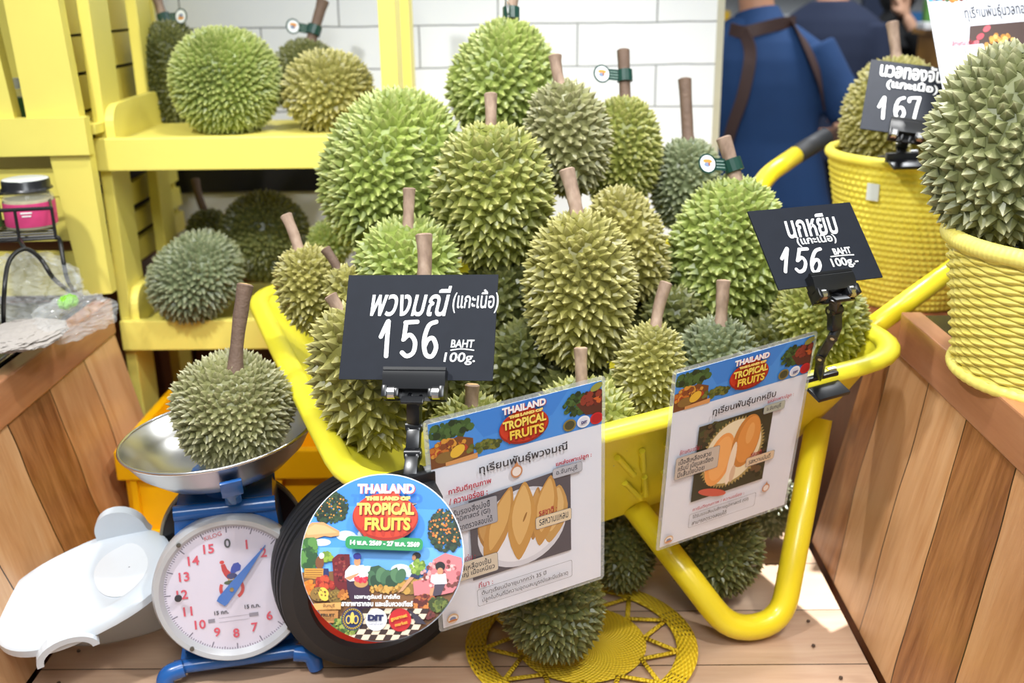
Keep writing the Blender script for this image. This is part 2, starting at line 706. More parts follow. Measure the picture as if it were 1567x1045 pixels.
def counter(name, label, xb, xt, zt, zr, y0, y1, side, seed, depth, yr=None):
    yr = yr or y1
    t = thing(name, label, 'counter', (xb, (y0 + y1) / 2, FLOOR))
    zdir = Vector((xt - xb, 0, zt)).normalized()
    L = Vector((xt - xb, 0, zt)).length
    xdir = Vector((0, 1, 0)) * (1 if side < 0 else -1)
    ydir = zdir.cross(xdir)
    R = Matrix((xdir, ydir, zdir)).transposed()
    f = MB().box((0, 0.012, L / 2), (y1 - y0, 0.024, L))
    o = f.build('fascia', plank_wood('counter_planks_' + name, WOODT, 0.165, 0, 0.11, 0.0016, 0.3, 1.0, seed, 0.10), t, world=False)
    o.matrix_basis = world_of(t).inverted() @ M4(R, (xb, (y0 + y1) / 2, 0))
    xr = xt + (0.02 * side)
    r = MB().box((0, 0, 0), (yr - y0, 0.034, zr - zt), bev=0.003)
    o = r.build('top_rail', plank_wood('rail_wood_' + name, ['#8a5436', '#aa7250', '#bd8762'], 5.0, 2, 0.0, 0, 0.32, 1.0, seed * 2), t, world=False)
    o.matrix_basis = world_of(t).inverted() @ M4(Matrix((Vector((0, 1, 0)), Vector((-1, 0, 0)), Vector((0, 0, 1)))).transposed(), (xt + 0.012 * side, (y0 + yr) / 2, (zt + zr) / 2))
    MB().box((xt + side * (depth / 2 + 0.03), (y0 + yr) / 2, zr - 0.022), (depth, yr - y0, 0.03)).build('worktop', plain('black_glossy_top', '#202226', 0.12, spec=0.6), t)
    MB().box((xt + side * (depth / 2 + 0.05), (y0 + yr) / 2, (FLOOR + zr - 0.04) / 2), (depth - 0.06, yr - y0 - 0.02, zr - 0.04 - FLOOR)).build('carcass', DKWOOD, t)
    MB().box((xb + side * 0.03, (y0 + y1) / 2, FLOOR / 2), (0.05, y1 - y0, -FLOOR)).build('plinth', DKWOOD, t)
    return t


LC_ = counter('display_counter', 'slanted plank-fronted counter on the left, carrying the plastic bags and wire jar rack', -0.795, -0.868, 0.352, 0.428, 0.55, 2.10, -1, 0.35, 0.75)
MB().box((-1.27, 2.42, (FLOOR + 0.40) / 2), (0.70, 0.63, 0.40 - FLOOR)).build('rear_carcass', DKWOOD, LC_)
MB().box((-1.27, 2.42, 0.410), (0.70, 0.63, 0.018)).build('rear_worktop', plain('reddish_wood', '#8a5138', 0.4, var=0.2, vscale=8), LC_)
counter('display_counter', 'slanted plank-fronted counter on the right, carrying the wicker basket', 0.555, 0.640, 0.43, 0.503, 0.55, 1.82, 1, 0.83, 0.75, 1.70)

# low stand behind the right counter
t = thing('display_stand', 'low reddish wooden stand under the crocheted yellow basket', 'stand', (1.0, 2.2, FLOOR))
MB().box((1.0, 2.21, (FLOOR + 0.355) / 2), (0.70, 0.75, 0.355 - FLOOR)).build('cabinet_body', DKWOOD, t)
MB().box((1.0, 2.21, 0.364), (0.74, 0.79, 0.018)).build('stand_top', plain('reddish_wood', '#8a5138', 0.4, var=0.2, vscale=8), t)

# ================================================================== durians
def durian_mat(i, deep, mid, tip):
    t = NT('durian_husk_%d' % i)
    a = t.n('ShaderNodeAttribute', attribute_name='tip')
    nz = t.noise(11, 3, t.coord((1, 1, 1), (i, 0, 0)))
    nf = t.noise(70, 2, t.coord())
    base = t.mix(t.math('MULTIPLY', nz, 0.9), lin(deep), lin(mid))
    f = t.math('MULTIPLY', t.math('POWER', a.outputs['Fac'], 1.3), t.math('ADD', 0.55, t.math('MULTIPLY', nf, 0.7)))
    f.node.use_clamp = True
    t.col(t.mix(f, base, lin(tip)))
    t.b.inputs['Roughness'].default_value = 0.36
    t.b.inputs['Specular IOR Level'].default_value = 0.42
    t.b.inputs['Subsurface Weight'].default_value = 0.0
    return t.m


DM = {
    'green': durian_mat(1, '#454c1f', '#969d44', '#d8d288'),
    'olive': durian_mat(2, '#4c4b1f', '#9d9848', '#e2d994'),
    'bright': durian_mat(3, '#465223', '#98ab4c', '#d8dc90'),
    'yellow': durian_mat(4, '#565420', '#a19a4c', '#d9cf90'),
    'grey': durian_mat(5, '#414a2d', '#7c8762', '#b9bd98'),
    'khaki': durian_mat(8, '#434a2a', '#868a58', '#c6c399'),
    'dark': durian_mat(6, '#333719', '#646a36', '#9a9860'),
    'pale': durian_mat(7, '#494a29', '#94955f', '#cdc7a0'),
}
BARK = NT('stem_bark')
_n = BARK.noise(60, 4, BARK.coord((1, 1, 0.35)))
BARK.col(BARK.ramp(_n, [(0.3, lin('#7d6656')), (0.6, lin('#a88f7c')), (0.8, lin('#c4ad99'))]))
BARK.b.inputs['Roughness'].default_value = 0.7
BARK.bump(BARK.noise(90, 4, BARK.coord((1, 1, 0.5))), 0.5, 0.003)
BARK = BARK.m
BARKD = plain('dark_stem_bark', '#6a5547', 0.7, var=0.3, vscale=50, bump=0.4)
CUT = plain('cut_stem_end', '#d9b27c', 0.7, var=0.15, vscale=60)
GRN = plain('dark_green_band', '#123d33', 0.35)


def husk(seed, rx, rz, sp, ln, lob, egg, nl=5, sharp=0.42, ryx=1.0, ph0=None):
    rng = random.Random(seed)
    area_ = 4 * PI * (((rx * rx) ** 1.6 + 2 * (rx * rz) ** 1.6) / 3) ** (1 / 1.6)
    n = int(area_ / (0.80 * sp * sp))
    ph0 = rng.uniform(0, 6) if ph0 is None else ph0

    def surf(th, ph):
        s, c = math.sin(th), math.cos(th)
        L = 1 + lob * (abs(math.cos(nl / 2 * (ph + ph0))) ** 0.75 - 0.70) * s ** 1.4
        e = 1 + egg * c
        return Vector((rx * s * math.cos(ph) * L * e, rx * ryx * s * math.sin(ph) * L * e, rz * c * (1 - 0.05 * lob * 0)))

    V, Fc, tip = [], [], []
    # the skin under the spikes
    nu, nv = 30, 18
    for i in range(nv + 1):
        for j in range(nu):
            V.append(surf(PI * i / nv, 2 * PI * j / nu) * 0.985)
            tip.append(0.0)
    for i in range(nv):
        for j in range(nu):
            Fc.append((i * nu + j, (i + 1) * nu + j, (i + 1) * nu + (j + 1) % nu, i * nu + (j + 1) % nu))
    ga = PI * (3 - math.sqrt(5))
    asp = rz / rx
    for i in range(n):
        # spread evenly over an ellipsoid: warp the latitude by the aspect
        zc = 1 - 2 * (i + 0.5) / n
        th = math.acos(zc) + rng.uniform(-0.32, 0.32) * sp / rz
        th = min(max(th, 0.05), PI - 0.03)
        ph = i * ga + rng.uniform(-0.32, 0.32) * sp / (rx * max(0.25, math.sin(th)))
        p = surf(th, ph)
        e1 = surf(th + 0.02, ph) - surf(th - 0.02, ph)
        e2 = surf(th, ph + 0.02) - surf(th, ph - 0.02)
        nn = e1.cross(e2)
        if nn.length < 1e-12:
            nn = Vector((0, 0, p.z))
        nn.normalize()
        if nn.dot(p) < 0:
            nn = -nn
        k = rng.uniform(0.8, 1.2)
        pole = min(1.0, 0.5 + 0.9 * math.sin(th))
        l = ln * k * pole
        rb = sp * 0.62 * rng.uniform(0.88, 1.12) * (0.7 + 0.3 * pole)
        M = frame_from(nn, e1)
        m = rng.choice((4, 5, 5, 6))
        a0 = rng.uniform(0, 6.3)
        bend = Vector((rng.uniform(-1, 1), rng.uniform(-1, 1), 0)) * l * 0.14 + Vector((rng.choice((-1, 1)) * 0, 0, 0))
        o = len(V)
        for j in range(m):
            a = a0 + 2 * PI * j / m + rng.uniform(-0.2, 0.2)
            V.append(p + M @ Vector((rb * math.cos(a), rb * math.sin(a), -0.13 * l)))
            tip.append(0.0)
        for j in range(m):
            a = a0 + 2 * PI * j / m
            V.append(p + M @ Vector((rb * sharp * math.cos(a) + bend.x * 0.3, rb * sharp * math.sin(a) + bend.y * 0.3, l * 0.46)))
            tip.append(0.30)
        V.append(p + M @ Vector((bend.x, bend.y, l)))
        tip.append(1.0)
        for j in range(m):
            j2 = (j + 1) % m
            Fc.append((o + j, o + j2, o + m + j2, o + m + j))
            Fc.append((o + m + j, o + m + j2, o + 2 * m))
    return V, Fc, tip


_dn = [0]


def durian(label, px, py, d, wpx, hpx, ang=0, lean=30, kind='green', sp=0.019, ln=0.015, lob=0.10, egg=0.0,
           stem=None, stem_r=0.0095, tagside=None, seed=None, group=None, sharp=0.37, bark=None, sdepth=0.0, nl=5, tagf=0.3, spin=None, ryx=1.0):
    _dn[0] += 1
    sp *= 0.79
    ln *= 0.80
    seed = seed or _dn[0] * 13
    rng = random.Random(seed + 5)
    c = P(px, py, d)
    a, l = math.radians(ang), math.radians(lean)
    axis = (CR * math.sin(a) + CU * math.cos(a)) * math.cos(l) - CF * math.sin(l)
    hw, hh = wpx / 2 * d / F, hpx / 2 * d / F
    rx = hw - ln * 0.75
    hh -= ln * 0.75
    rz = math.sqrt(max(hh * hh - (rx * math.sin(l)) ** 2, (0.6 * rx) ** 2)) / math.cos(l)
    rz = min(rz, rx * 1.75)
    V, Fc, tipv = husk(seed, rx, rz, sp, ln, lob, egg, nl, sharp, ryx, None if spin is None else 0.0)
    R = frame_from(axis, CR) @ Matrix.Rotation(spin if spin is not None else rng.uniform(0, 6), 3, 'Z')
    t = thing('durian', label, 'durian', group=group, M=M4(R, c - axis * rz))
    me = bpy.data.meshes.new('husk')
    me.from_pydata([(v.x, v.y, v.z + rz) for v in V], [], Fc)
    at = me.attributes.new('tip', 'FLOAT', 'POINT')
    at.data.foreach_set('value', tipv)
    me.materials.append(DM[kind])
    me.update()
    o = bpy.data.objects.new('husk', me)
    C.objects.link(o)
    o.parent = t
    if stem:
        base = c + axis * rz * 0.93
        dx, dy = stem
        dd = (base - CAM).dot(CF)
        v = (CR * dx - CU * dy) * (dd / F) - CF * sdepth
        side = v.cross(CF).normalized()
        n = 7
        pts, rs = [], []
        b1 = rng.uniform(-1, 1) * 0.05 * v.length
        for i in range(n):
            f = i / (n - 1)
            pts.append(base - axis * 0.008 * (1 - f) + v * f + side * b1 * math.sin(PI * f))
            rs.append(stem_r * (1.32 if i == 0 else (0.98, 0.93, 0.93, 0.96, 0.99, 1.1)[i - 1] * rng.uniform(0.95, 1.05)))
        mb = MB().tube(pts, rs, 12, cap=False)
        k = len(mb.v)
        tdir = (pts[-1] - pts[-2]).normalized()
        top = pts[-1] + tdir * stem_r * 0.25
        ring = [p + tdir * stem_r * 0.18 + (pts[-1] - p) * 0.25 for p in mb.v[-12:]]
        mb.add([p for p in mb.v[-12:]] + ring, [(j, (j + 1) % 12, 12 + (j + 1) % 12, 12 + j) for j in range(12)])
        mb.add(ring + [top], [(j, (j + 1) % 12, 12) for j in range(12)], 1)
        so = mb.build('stem', [bark or BARK, CUT], t, angle=40)
        if tagside:
            f = tagf
            p = base + v * f + side * b1 * math.sin(PI * f)
            ax = v.normalized()
            q0, q1 = p - ax * 0.011, p + ax * 0.011
            bn = MB().tube([q0, q1], stem_r * 1.3, 14)
            sd = (CR * tagside + CF * -0.35).normalized()
            R3 = frame_from(-CF, CR)
            fl = p + sd * stem_r * 2.3
            nrm = sd.cross(ax).normalized()
            if nrm.dot(CF) > 0:
                nrm = -nrm
            Rf = Matrix((sd, nrm.cross(sd), nrm)).transposed()
            bn.prism(round_rect(0.03, 0.021, 0.003), 0.0008, M4(Rf, fl - nrm * 0.0004))
            cc = fl + sd * 0.021
            bn.prism(disc_poly(0.0175, 24), 0.0008, M4(Rf, cc - nrm * 0.0004))
            bo = bn.build('label_band', GRN, t)
            pr = Print(disc_poly(0.0145, 28))
            pr.ell(0, 0, 0.0145, 0.0145, '#eef3f6', n=28)
            pr.ell(0, -0.004, 0.009, 0.0035, '#d8913b')
            pr.ell(0.001, 0.002, 0.006, 0.004, '#7f8fae')
            pr.ell(-0.003, 0.001, 0.002, 0.003, '#9b5a3c')
            for q in range(3):
                pr.rect(0, 0, 0, 0, '#ffffff')
            s = pr.build('round_sticker', bo)
            s.matrix_basis = world_of(bo).inverted() @ M4(Rf, cc + nrm * 0.0006)
            for q in range(3):
                text('\u2022\u2022\u2022\u2022\u2022\u2022\u2022', 'band_print', bo, world_of(bo).inverted() @ M4(Rf, fl + nrm * 0.0006 + nrm.cross(sd) * (0.0055 - 0.0055 * q) - sd * 0.004), 0.0014, '#b9cfc5', width=0.016)
    return t


CARTG = None
D = durian
# --- in the cart, front to back
D('khaki durian with big rough spikes at the near corner of the yellow cart', 560, 578, 1.50, 172, 250, -16, 20, 'olive', 0.0215, 0.019, 0.06, -0.03, (-20, -26), 0.009)
D('durian hidden behind the larger price board, only its pale brown stem rising above it', 655, 500, 1.56, 140, 140, -12, 30, 'green', 0.02, 0.016, stem=(6, -92), stem_r=0.0115)
D('small durian whose bare stem stands just under the right half of the larger price board', 722, 668, 1.50, 140, 140, 0, 35, 'green', 0.017, 0.014, stem=(2, -34), stem_r=0.0105)
D('durian peeping over the blue-headed poster at the front rim, short orange-ended stem', 893, 648, 1.595, 170, 150, -4, 30, 'green', 0.018, 0.014, stem=(-3, -66), stem_r=0.0095)
D('tall oval durian standing at the front centre of the cart, long pale stem tilted left', 888, 446, 1.67, 176, 254, -3, 22, 'olive', 0.020, 0.0175, 0.05, 0.0, (-18, -76), 0.0115, sharp=0.4)
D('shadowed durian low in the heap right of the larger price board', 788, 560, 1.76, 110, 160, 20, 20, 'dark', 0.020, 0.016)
D('small round durian with a yellow-cut stem leaning right, between the two posters', 993, 568, 1.63, 112, 160, 6, 22, 'olive', 0.0155, 0.013, 0.05, stem=(16, -70), stem_r=0.0095)
D('low grey-green durian with an upright yellow-cut stem behind the open-fruit poster', 1096, 556, 1.70, 132, 150, 0, 32, 'grey', 0.0165, 0.0135, stem=(4, -70), stem_r=0.0105)
D('durian whose side shows right of the flesh-pod poster just above the cart rim', 938, 618, 1.66, 80, 110, 10, 15, 'green', 0.017, 0.014)
D('olive durian behind the black clip arm near the back corner of the cart', 1254, 492, 1.79, 152, 150, 30, 30, 'green', 0.0165, 0.0135, 0.05)
D('large glossy green durian left of the smaller price board, tagged stem with knob', 1113, 400, 1.86, 182, 262, 4, 24, 'bright', 0.020, 0.016, 0.18, 0.03, (-24, -72), 0.0125, tagside=-1, tagf=0.42, spin=0.5)
D('yellow-green narrow durian squeezed behind the tall oval one', 962, 374, 1.82, 118, 215, -22, 15, 'yellow', 0.0185, 0.0145, 0.08)
D('round durian in the centre of the heap, light upright stem and brown-edged spikes', 755, 304, 1.75, 190, 236, -2, 24, 'green', 0.0215, 0.017, 0.07, 0.08, (0, -56), 0.010)
D('durian with thick green spikes just above the larger price board, scarred stem at its top', 624, 402, 1.70, 166, 150, 4, 34, 'bright', 0.019, 0.0165, 0.06, stem=(2, -62), stem_r=0.0095)
D('small yellow durian at the left corner of the cart, bent stem tilted left', 477, 444, 1.76, 112, 146, -14, 24, 'yellow', 0.0155, 0.0135, 0.05, stem=(-20, -56), stem_r=0.0095)
D('durian wedged behind the left edge of the larger price board, thin dark stub of stem', 540, 462, 1.70, 84, 124, -20, 24, 'olive', 0.017, 0.014, stem=(-22, -34), stem_r=0.008, bark=BARKD)
D('biggest light-green two-lobed durian, left shoulder of the heap', 606, 268, 1.90, 232, 272, 10, 14, 'bright', 0.0215, 0.0185, 0.30, -0.10, nl=4, spin=-0.35)
D('khaki durian with dense pale spikes right of the topmost one, bare stem', 868, 213, 1.82, 136, 182, -8, 22, 'pale', 0.020, 0.0175, 0.05, 0.0, (-10, -48), 0.0105)
D('topmost durian of the heap, green band around its stem', 772, 124, 2.0, 170, 194, 8, 14, 'bright', 0.0205, 0.0165, 0.24, -0.17, (0, -42), 0.0125, tagside=-0.05, tagf=0.4, nl=4, spin=-0.3)
D('green durian behind the khaki one, brown stem with a white tag pointing left', 950, 236, 2.04, 126, 180, 4, 16, 'green', 0.017, 0.014, 0.10, 0, (-4, -78), 0.0115, tagside=-1, tagf=0.5, bark=BARKD)
D('dull grey-green durian at the back right of the heap, long bare upright stem', 1050, 284, 2.08, 112, 150, 0, 20, 'grey', 0.0165, 0.013, 0.06, 0.04, (-6, -96), 0.0125, bark=BARKD)
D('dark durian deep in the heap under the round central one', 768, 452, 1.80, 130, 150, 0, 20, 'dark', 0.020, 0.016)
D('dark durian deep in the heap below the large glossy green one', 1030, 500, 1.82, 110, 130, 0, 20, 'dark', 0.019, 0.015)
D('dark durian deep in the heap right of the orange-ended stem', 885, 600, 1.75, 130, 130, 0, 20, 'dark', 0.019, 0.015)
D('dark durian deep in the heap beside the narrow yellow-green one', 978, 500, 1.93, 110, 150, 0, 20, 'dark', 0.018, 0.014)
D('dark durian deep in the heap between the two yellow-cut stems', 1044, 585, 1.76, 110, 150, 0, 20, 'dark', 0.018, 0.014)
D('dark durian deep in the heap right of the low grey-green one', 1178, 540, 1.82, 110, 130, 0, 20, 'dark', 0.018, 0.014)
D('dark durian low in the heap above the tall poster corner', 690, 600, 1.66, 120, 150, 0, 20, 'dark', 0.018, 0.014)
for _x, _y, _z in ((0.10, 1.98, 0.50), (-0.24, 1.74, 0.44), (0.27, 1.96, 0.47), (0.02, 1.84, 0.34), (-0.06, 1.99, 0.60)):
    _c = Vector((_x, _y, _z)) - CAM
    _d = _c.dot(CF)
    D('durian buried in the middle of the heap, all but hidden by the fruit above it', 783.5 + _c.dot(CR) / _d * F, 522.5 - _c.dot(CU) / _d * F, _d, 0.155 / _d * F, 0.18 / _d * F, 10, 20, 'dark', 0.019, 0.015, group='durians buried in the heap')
# --- on the yellow shelf
SG = None
D('large green durian at the front of the top shelf', 345, 126, 2.22, 172, 172, 8, 22, 'bright', 0.0155, 0.0145, 0.05, 0.02)
D('dark durian at the back of the top shelf by the left post, banded stem', 268, 122, 2.44, 112, 180, -4, 14, 'dark', 0.016, 0.013, stem=(-18, -48), stem_r=0.0115, tagside=0.8, tagf=0.2)
D('olive durian at the right end of the top shelf', 503, 140, 2.24, 144, 134, 4, 22, 'olive', 0.0195, 0.0165, 0.04)
D('shaded durian at the back of the top shelf, two-toned stem with tag', 468, 118, 2.48, 110, 120, 10, 14, 'dark', 0.016, 0.013, stem=(20, -64), stem_r=0.0135, tagside=-0.5, tagf=0.3, bark=BARKD)
D('round durian at the front left of the lower shelf', 300, 424, 2.25, 158, 138, -40, 26, 'grey', 0.0175, 0.015, 0.05, 0.02)
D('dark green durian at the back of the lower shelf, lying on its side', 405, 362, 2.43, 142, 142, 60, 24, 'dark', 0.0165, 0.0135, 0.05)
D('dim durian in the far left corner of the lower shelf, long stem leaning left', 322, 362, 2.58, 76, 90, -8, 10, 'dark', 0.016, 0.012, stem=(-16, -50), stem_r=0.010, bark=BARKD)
D('small green durian at the right end of the lower shelf, behind the cart corner', 505, 372, 2.30, 72, 76, 0, 20, 'bright', 0.015, 0.012)
# --- on the scale
D('grey-green durian lying in the steel pan of the weighing scale, long dark stem', 356, 628, 1.63, 188, 188, 16, 40, 'pale', 0.0145, 0.0125, 0.12, 0.02, (16, -134), 0.0115, bark=BARKD, tagf=0.5)
# --- on the platform
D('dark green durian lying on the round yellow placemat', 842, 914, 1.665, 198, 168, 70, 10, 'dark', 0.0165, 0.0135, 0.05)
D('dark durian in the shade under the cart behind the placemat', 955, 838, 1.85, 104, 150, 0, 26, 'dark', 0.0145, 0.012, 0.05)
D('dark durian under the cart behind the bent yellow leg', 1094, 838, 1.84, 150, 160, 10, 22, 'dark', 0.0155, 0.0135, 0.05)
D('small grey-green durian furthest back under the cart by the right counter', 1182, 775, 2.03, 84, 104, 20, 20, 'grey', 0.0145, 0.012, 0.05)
# --- in the baskets
D('huge grey-olive durian filling the wicker basket on the right counter', 1540, 222, 1.43, 244, 318, 6, 12, 'khaki', 0.0225, 0.0185, 0.05, sharp=0.46)
D('yellowish durian behind the 167 board in the crocheted basket, fat tan stem', 1368, 190, 2.26, 160, 205, -4, 20, 'yellow', 0.017, 0.0135, 0.05, stem=(-8, -60), stem_r=0.0125)
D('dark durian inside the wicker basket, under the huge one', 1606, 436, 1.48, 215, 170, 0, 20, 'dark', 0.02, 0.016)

# ================================================================== the yellow two-wheeled cart
KA = P(392, 446, 2.13)
KB = P(556, 756, 1.345)
KC = P(1388, 538, 1.68)
KD = KC + (KA - KB) * 0.82
UV = (KC - KB)
U3 = UV.normalized()
UH = Vector((UV.x, UV.y, 0)).normalized()
VH = Vector((-UH.y, UH.x, 0))          # across the cart, away from the viewer


def quad_loop(cs, r, per=7, edge=5):
    out = []
    k = len(cs)
    for i in range(k):
        a, b, c = cs[i - 1], cs[i], cs[(i + 1) % k]
        p0 = b + (a - b).normalized() * r
        p1 = b + (c - b).normalized() * r
        for j in range(per + 1):
            f = j / per
            out.append(p0 * (1 - f) ** 2 + b * 2 * f * (1 - f) + p1 * f * f)
        q = c + (b - c).normalized() * r
        for j in range(1, edge):
            out.append(p1.lerp(q, j / edge))
    return out


ZF = 0.205
FB = Vector((0.055, 1.48, ZF))
FC = PZ(1196, 703, ZF)
FA = FB + VH * 0.46 - UH * 0.02
FD = FC + VH * 0.40
t = thing('wheelbarrow', 'bright yellow garden wheelbarrow heaped with durians, black tyre at its near corner', 'wheelbarrow', (0.1, 1.75, 0))
CART = t
rim = quad_loop([KA, KB, KC, KD], 0.11)
flo = quad_loop([FA, FB, FC, FD], 0.09)
nl_ = len(rim)
mb = MB()
lv = []
for i in range(7):
    f = i / 6
    g = f ** 1.15
    lv.append([a.lerp(b, g) + Vector((0, 0, -0.02 * math.sin(PI * f))) for a, b in zip(rim, flo)])
cen = sum(flo, Vector()) / nl_
for off in (0.0, 0.006):
    vs = []
    for L in lv:
        for p in L:
            q = p.copy()
            if off:
                h = Vector((cen.x - p.x, cen.y - p.y, 0))
                q += h.normalized() * off + Vector((0, 0, off * 0.6))
            vs.append(q)
    fs = [(i * nl_ + j, i * nl_ + (j + 1) % nl_, (i + 1) * nl_ + (j + 1) % nl_, (i + 1) * nl_ + j) for i in range(6) for j in range(nl_)]
    fs.append(tuple(6 * nl_ + j for j in range(nl_)))
    if not off:
        fs = [tuple(reversed(q)) for q in fs]
    mb.add(vs, fs)
for k in range(12):
    # moulded strokes on the near side
    f0 = 0.30 + 0.052 * (k % 6)
    row = k // 6
    a = KB.lerp(KC, f0 + 0.10)
    b = FB.lerp(FC, f0 + 0.0)
    p0, p1 = a.lerp(b, 0.20 + 0.30 * row), a.lerp(b, 0.40 + 0.30 * row)
    p1 = p1 + UH * (0.0 if k % 2 else 0.02)
    mb.tube([p0 - VH * 0.004 - Vector((0, 0, .014)), p1 - VH * 0.004 - Vector((0, 0, .018))], 0.005, 8)
tub = mb.build('tub', YPL, t, angle=50)
out = []
for p in rim:
    h = Vector((p.x - cen.x, p.y - cen.y, 0)).normalized()
    out.append(p + h * 0.010)
MB().tube(out, 0.0155, 12, closed=True, squash=(1.25, 0.8)).build('rolled_rim', YPL, t, smooth=True)
MB().lathe([(0.0, 0.006), (0.009, 0.004), (0.011, 0.0), (0.011, -0.01)], 14, M4(frame_from(-UH + Vector((0, 0, .5))), PPL(1290, 549, KC, (KD - KC).cross(FC - KC).normalized()) - UH * 0.010)).build('drain_plug', BLK, t, smooth=True)


def smooth_path(cps, n=10):
    pts = []
    k = len(cps)
    for i in range(k - 1):
        p0, p1, p2, p3 = cps[max(i - 1, 0)], cps[i], cps[i + 1], cps[min(i + 2, k - 1)]
        for j in range(n):
            s = j / n
            pts.append(0.5 * ((2 * p1) + (p2 - p0) * s + (2 * p0 - 5 * p1 + 4 * p2 - p3) * s * s + (3 * p1 - p0 - 3 * p2 + p3) * s ** 3))
    pts.append(cps[-1])
    return pts


def bent(cps, r, n=6):
    """straight runs with rounded bends"""
    pts = [cps[0]]
    for i in range(1, len(cps) - 1):
        a, b, c = cps[i - 1], cps[i], cps[i + 1]
        ra = min(r, (a - b).length * 0.48, (c - b).length * 0.48)
        p0, p1 = b + (a - b).normalized() * ra, b + (c - b).normalized() * ra
        for j in range(n + 1):
            f = j / n
            pts.append(p0 * (1 - f) ** 2 + b * 2 * f * (1 - f) + p1 * f * f)
    pts.append(cps[-1])
    return pts


# near bent leg, then the far one
TR = 0.0215
l0 = P(968, 772, 1.735)
l1 = PZ(1118, 966, 0.020)
l2 = PZ(1196, 951, 0.020)
l3 = P(1254, 640, 1.76)
leg_pts = bent([l0, l1, l2, l3], 0.06)
MB().tube(leg_pts, TR, 14).build('leg', YTUBE, t, smooth=True)
MB().tube([p + VH * 0.40 for p in leg_pts], TR, 14).build('leg', YTUBE, t, smooth=True)

# handles
h0 = P(1318, 513, 1.79)
h1 = P(1446, 420, 1.92)
hd = (h1 - h0).normalized()
ho = MB().tube([h0, h1, h0 + hd * 0.52], 0.0185, 14).build('handle', YTUBE, t, smooth=True)
MB().tube([h0 + hd * 0.50, h0 + hd * 0.62], 0.022, 14).build('grip', plain('black_grip', '#2b2c30', 0.55), ho, smooth=True)
g0, g1, g2, g3 = P(1148, 320, 2.24), P(1168, 272, 2.28), P(1220, 236, 2.36), P(1263, 210, 2.42)
pts = bent([KD.lerp(KC, 0.1) + Vector((0, 0, -0.02)), P(1135, 345, 2.22), g1, g2], 0.05)
ho = MB().tube(pts, 0.0205, 14).build('handle', YTUBE, t, smooth=True)
MB().tube([g2 - (g3 - g2) * 0.05, g3], 0.0215, 14).build('grip', plain('black_grip', '#2b2c30', 0.55), ho, smooth=True)

# wheels
WR, WW = 0.163, 0.092
tyre_prof = [(0.114, -WW / 2 + 0.012), (0.122, -WW / 2), (0.143, -WW / 2 + 0.002), (0.153, -WW / 2 + 0.010)]
for i in range(6):
    z0 = -0.034 + i * 0.0122
    rr = WR - 0.9 * (z0 + 0.003) ** 2 * 4
    tyre_prof += [(rr, z0), (rr, z0 + 0.008), (rr - 0.005, z0 + 0.0085), (rr - 0.005, z0 + 0.0118)]
tyre_prof += [(0.153, WW / 2 - 0.008), (0.143, WW / 2 - 0.002), (0.122, WW / 2), (0.114, WW / 2 - 0.012)]
c0 = PZ(604, 1020, 0)
c0 = Vector((c0.x, c0.y, WR)) + VH * 0.045 - UH * 0.008
Wax = Matrix((UH, VH.cross(UH), VH)).transposed()
M = M4(Wax, c0)
rb = MB().lathe([(0.014, -0.05), (0.024, -0.05), (0.026, -0.030), (0.060, -0.022), (0.100, -0.030), (0.117, -0.038), (0.117, 0.038), (0.100, 0.03), (0.026, 0.03), (0.024, 0.05), (0.014, 0.05)], 48, M, cap0=True, cap1=True)
wo = rb.build('wheel', RED, t, angle=35)
MB().lathe(tyre_prof, 72, M).build('tyre', RUBBER, wo, angle=32)
MB().tube([c0 - VH * 0.085, c0 + VH * 0.085], 0.008, 12).build('axle', SILVER, t, smooth=True)
for k in (-1, 1):
    c = c0 + VH * (0.070 * k)
    MB().tube(bent([c - UH * 0.01, c + UH * 0.16 + Vector((0, 0, 0.02)), c + UH * 0.30 + Vector((0, 0, 0.028))], 0.03), 0.011, 10).build('wheel_fork', YTUBE, t, smooth=True)

# ------------------------------------------------------------------ placemat
t = thing('placemat', 'round yellow woven placemat with open zigzag border under a dark durian', 'placemat', PZ(889, 984, 0))
mc = PZ(889, 984, 0)
wt = NT('yellow_woven_paper')
co = wt.n('ShaderNodeTexCoord')
s3 = wt.n('ShaderNodeSeparateXYZ')
wt.l(co, 'Object', s3, 0)
rad = wt.math('SQRT', wt.math('ADD', wt.math('MULTIPLY', s3.outputs[0], s3.outputs[0]), wt.math('MULTIPLY', s3.outputs[1], s3.outputs[1])))
ang = wt.math('ARCTAN2', s3.outputs[1], s3.outputs[0])
wa = wt.math('SINE', wt.math('MULTIPLY', rad, 900.0))
wb = wt.math('SINE', wt.math('ADD', wt.math('MULTIPLY', ang, 60.0), wt.math('MULTIPLY', rad, 60.0)))
wv = wt.math('MULTIPLY', wa, wb)
wt.col(wt.mix(wt.math('MULTIPLY_ADD', wv, 0.5, 0.5), lin('#d3ac12'), lin('#f0d02c')))
wt.b.inputs['Roughness'].default_value = 0.55
sl = wt.math('MULTIPLY', wt.math('GREATER_THAN', wt.math('SINE', wt.math('MULTIPLY', ang, 6.0)), 0.2),
             wt.math('MULTIPLY', wt.math('GREATER_THAN', wt.math('SINE', wt.math('MULTIPLY', rad, 1047.0)), 0.55), wt.math('GREATER_THAN', wt.math('SINE', wt.math('MULTIPLY', ang, 96.0)), 0.1)))
sl = wt.math('MULTIPLY', sl, wt.math('GREATER_THAN', rad, 0.162))
wt.col(wt.mix(sl, wt.mix(wt.math('MULTIPLY_ADD', wv, 0.5, 0.5), lin('#d3ac12'), lin('#f0d02c')), lin('#5e4410')))
wt.bump(wv, 0.6, 0.003)
WEAVE = wt.m
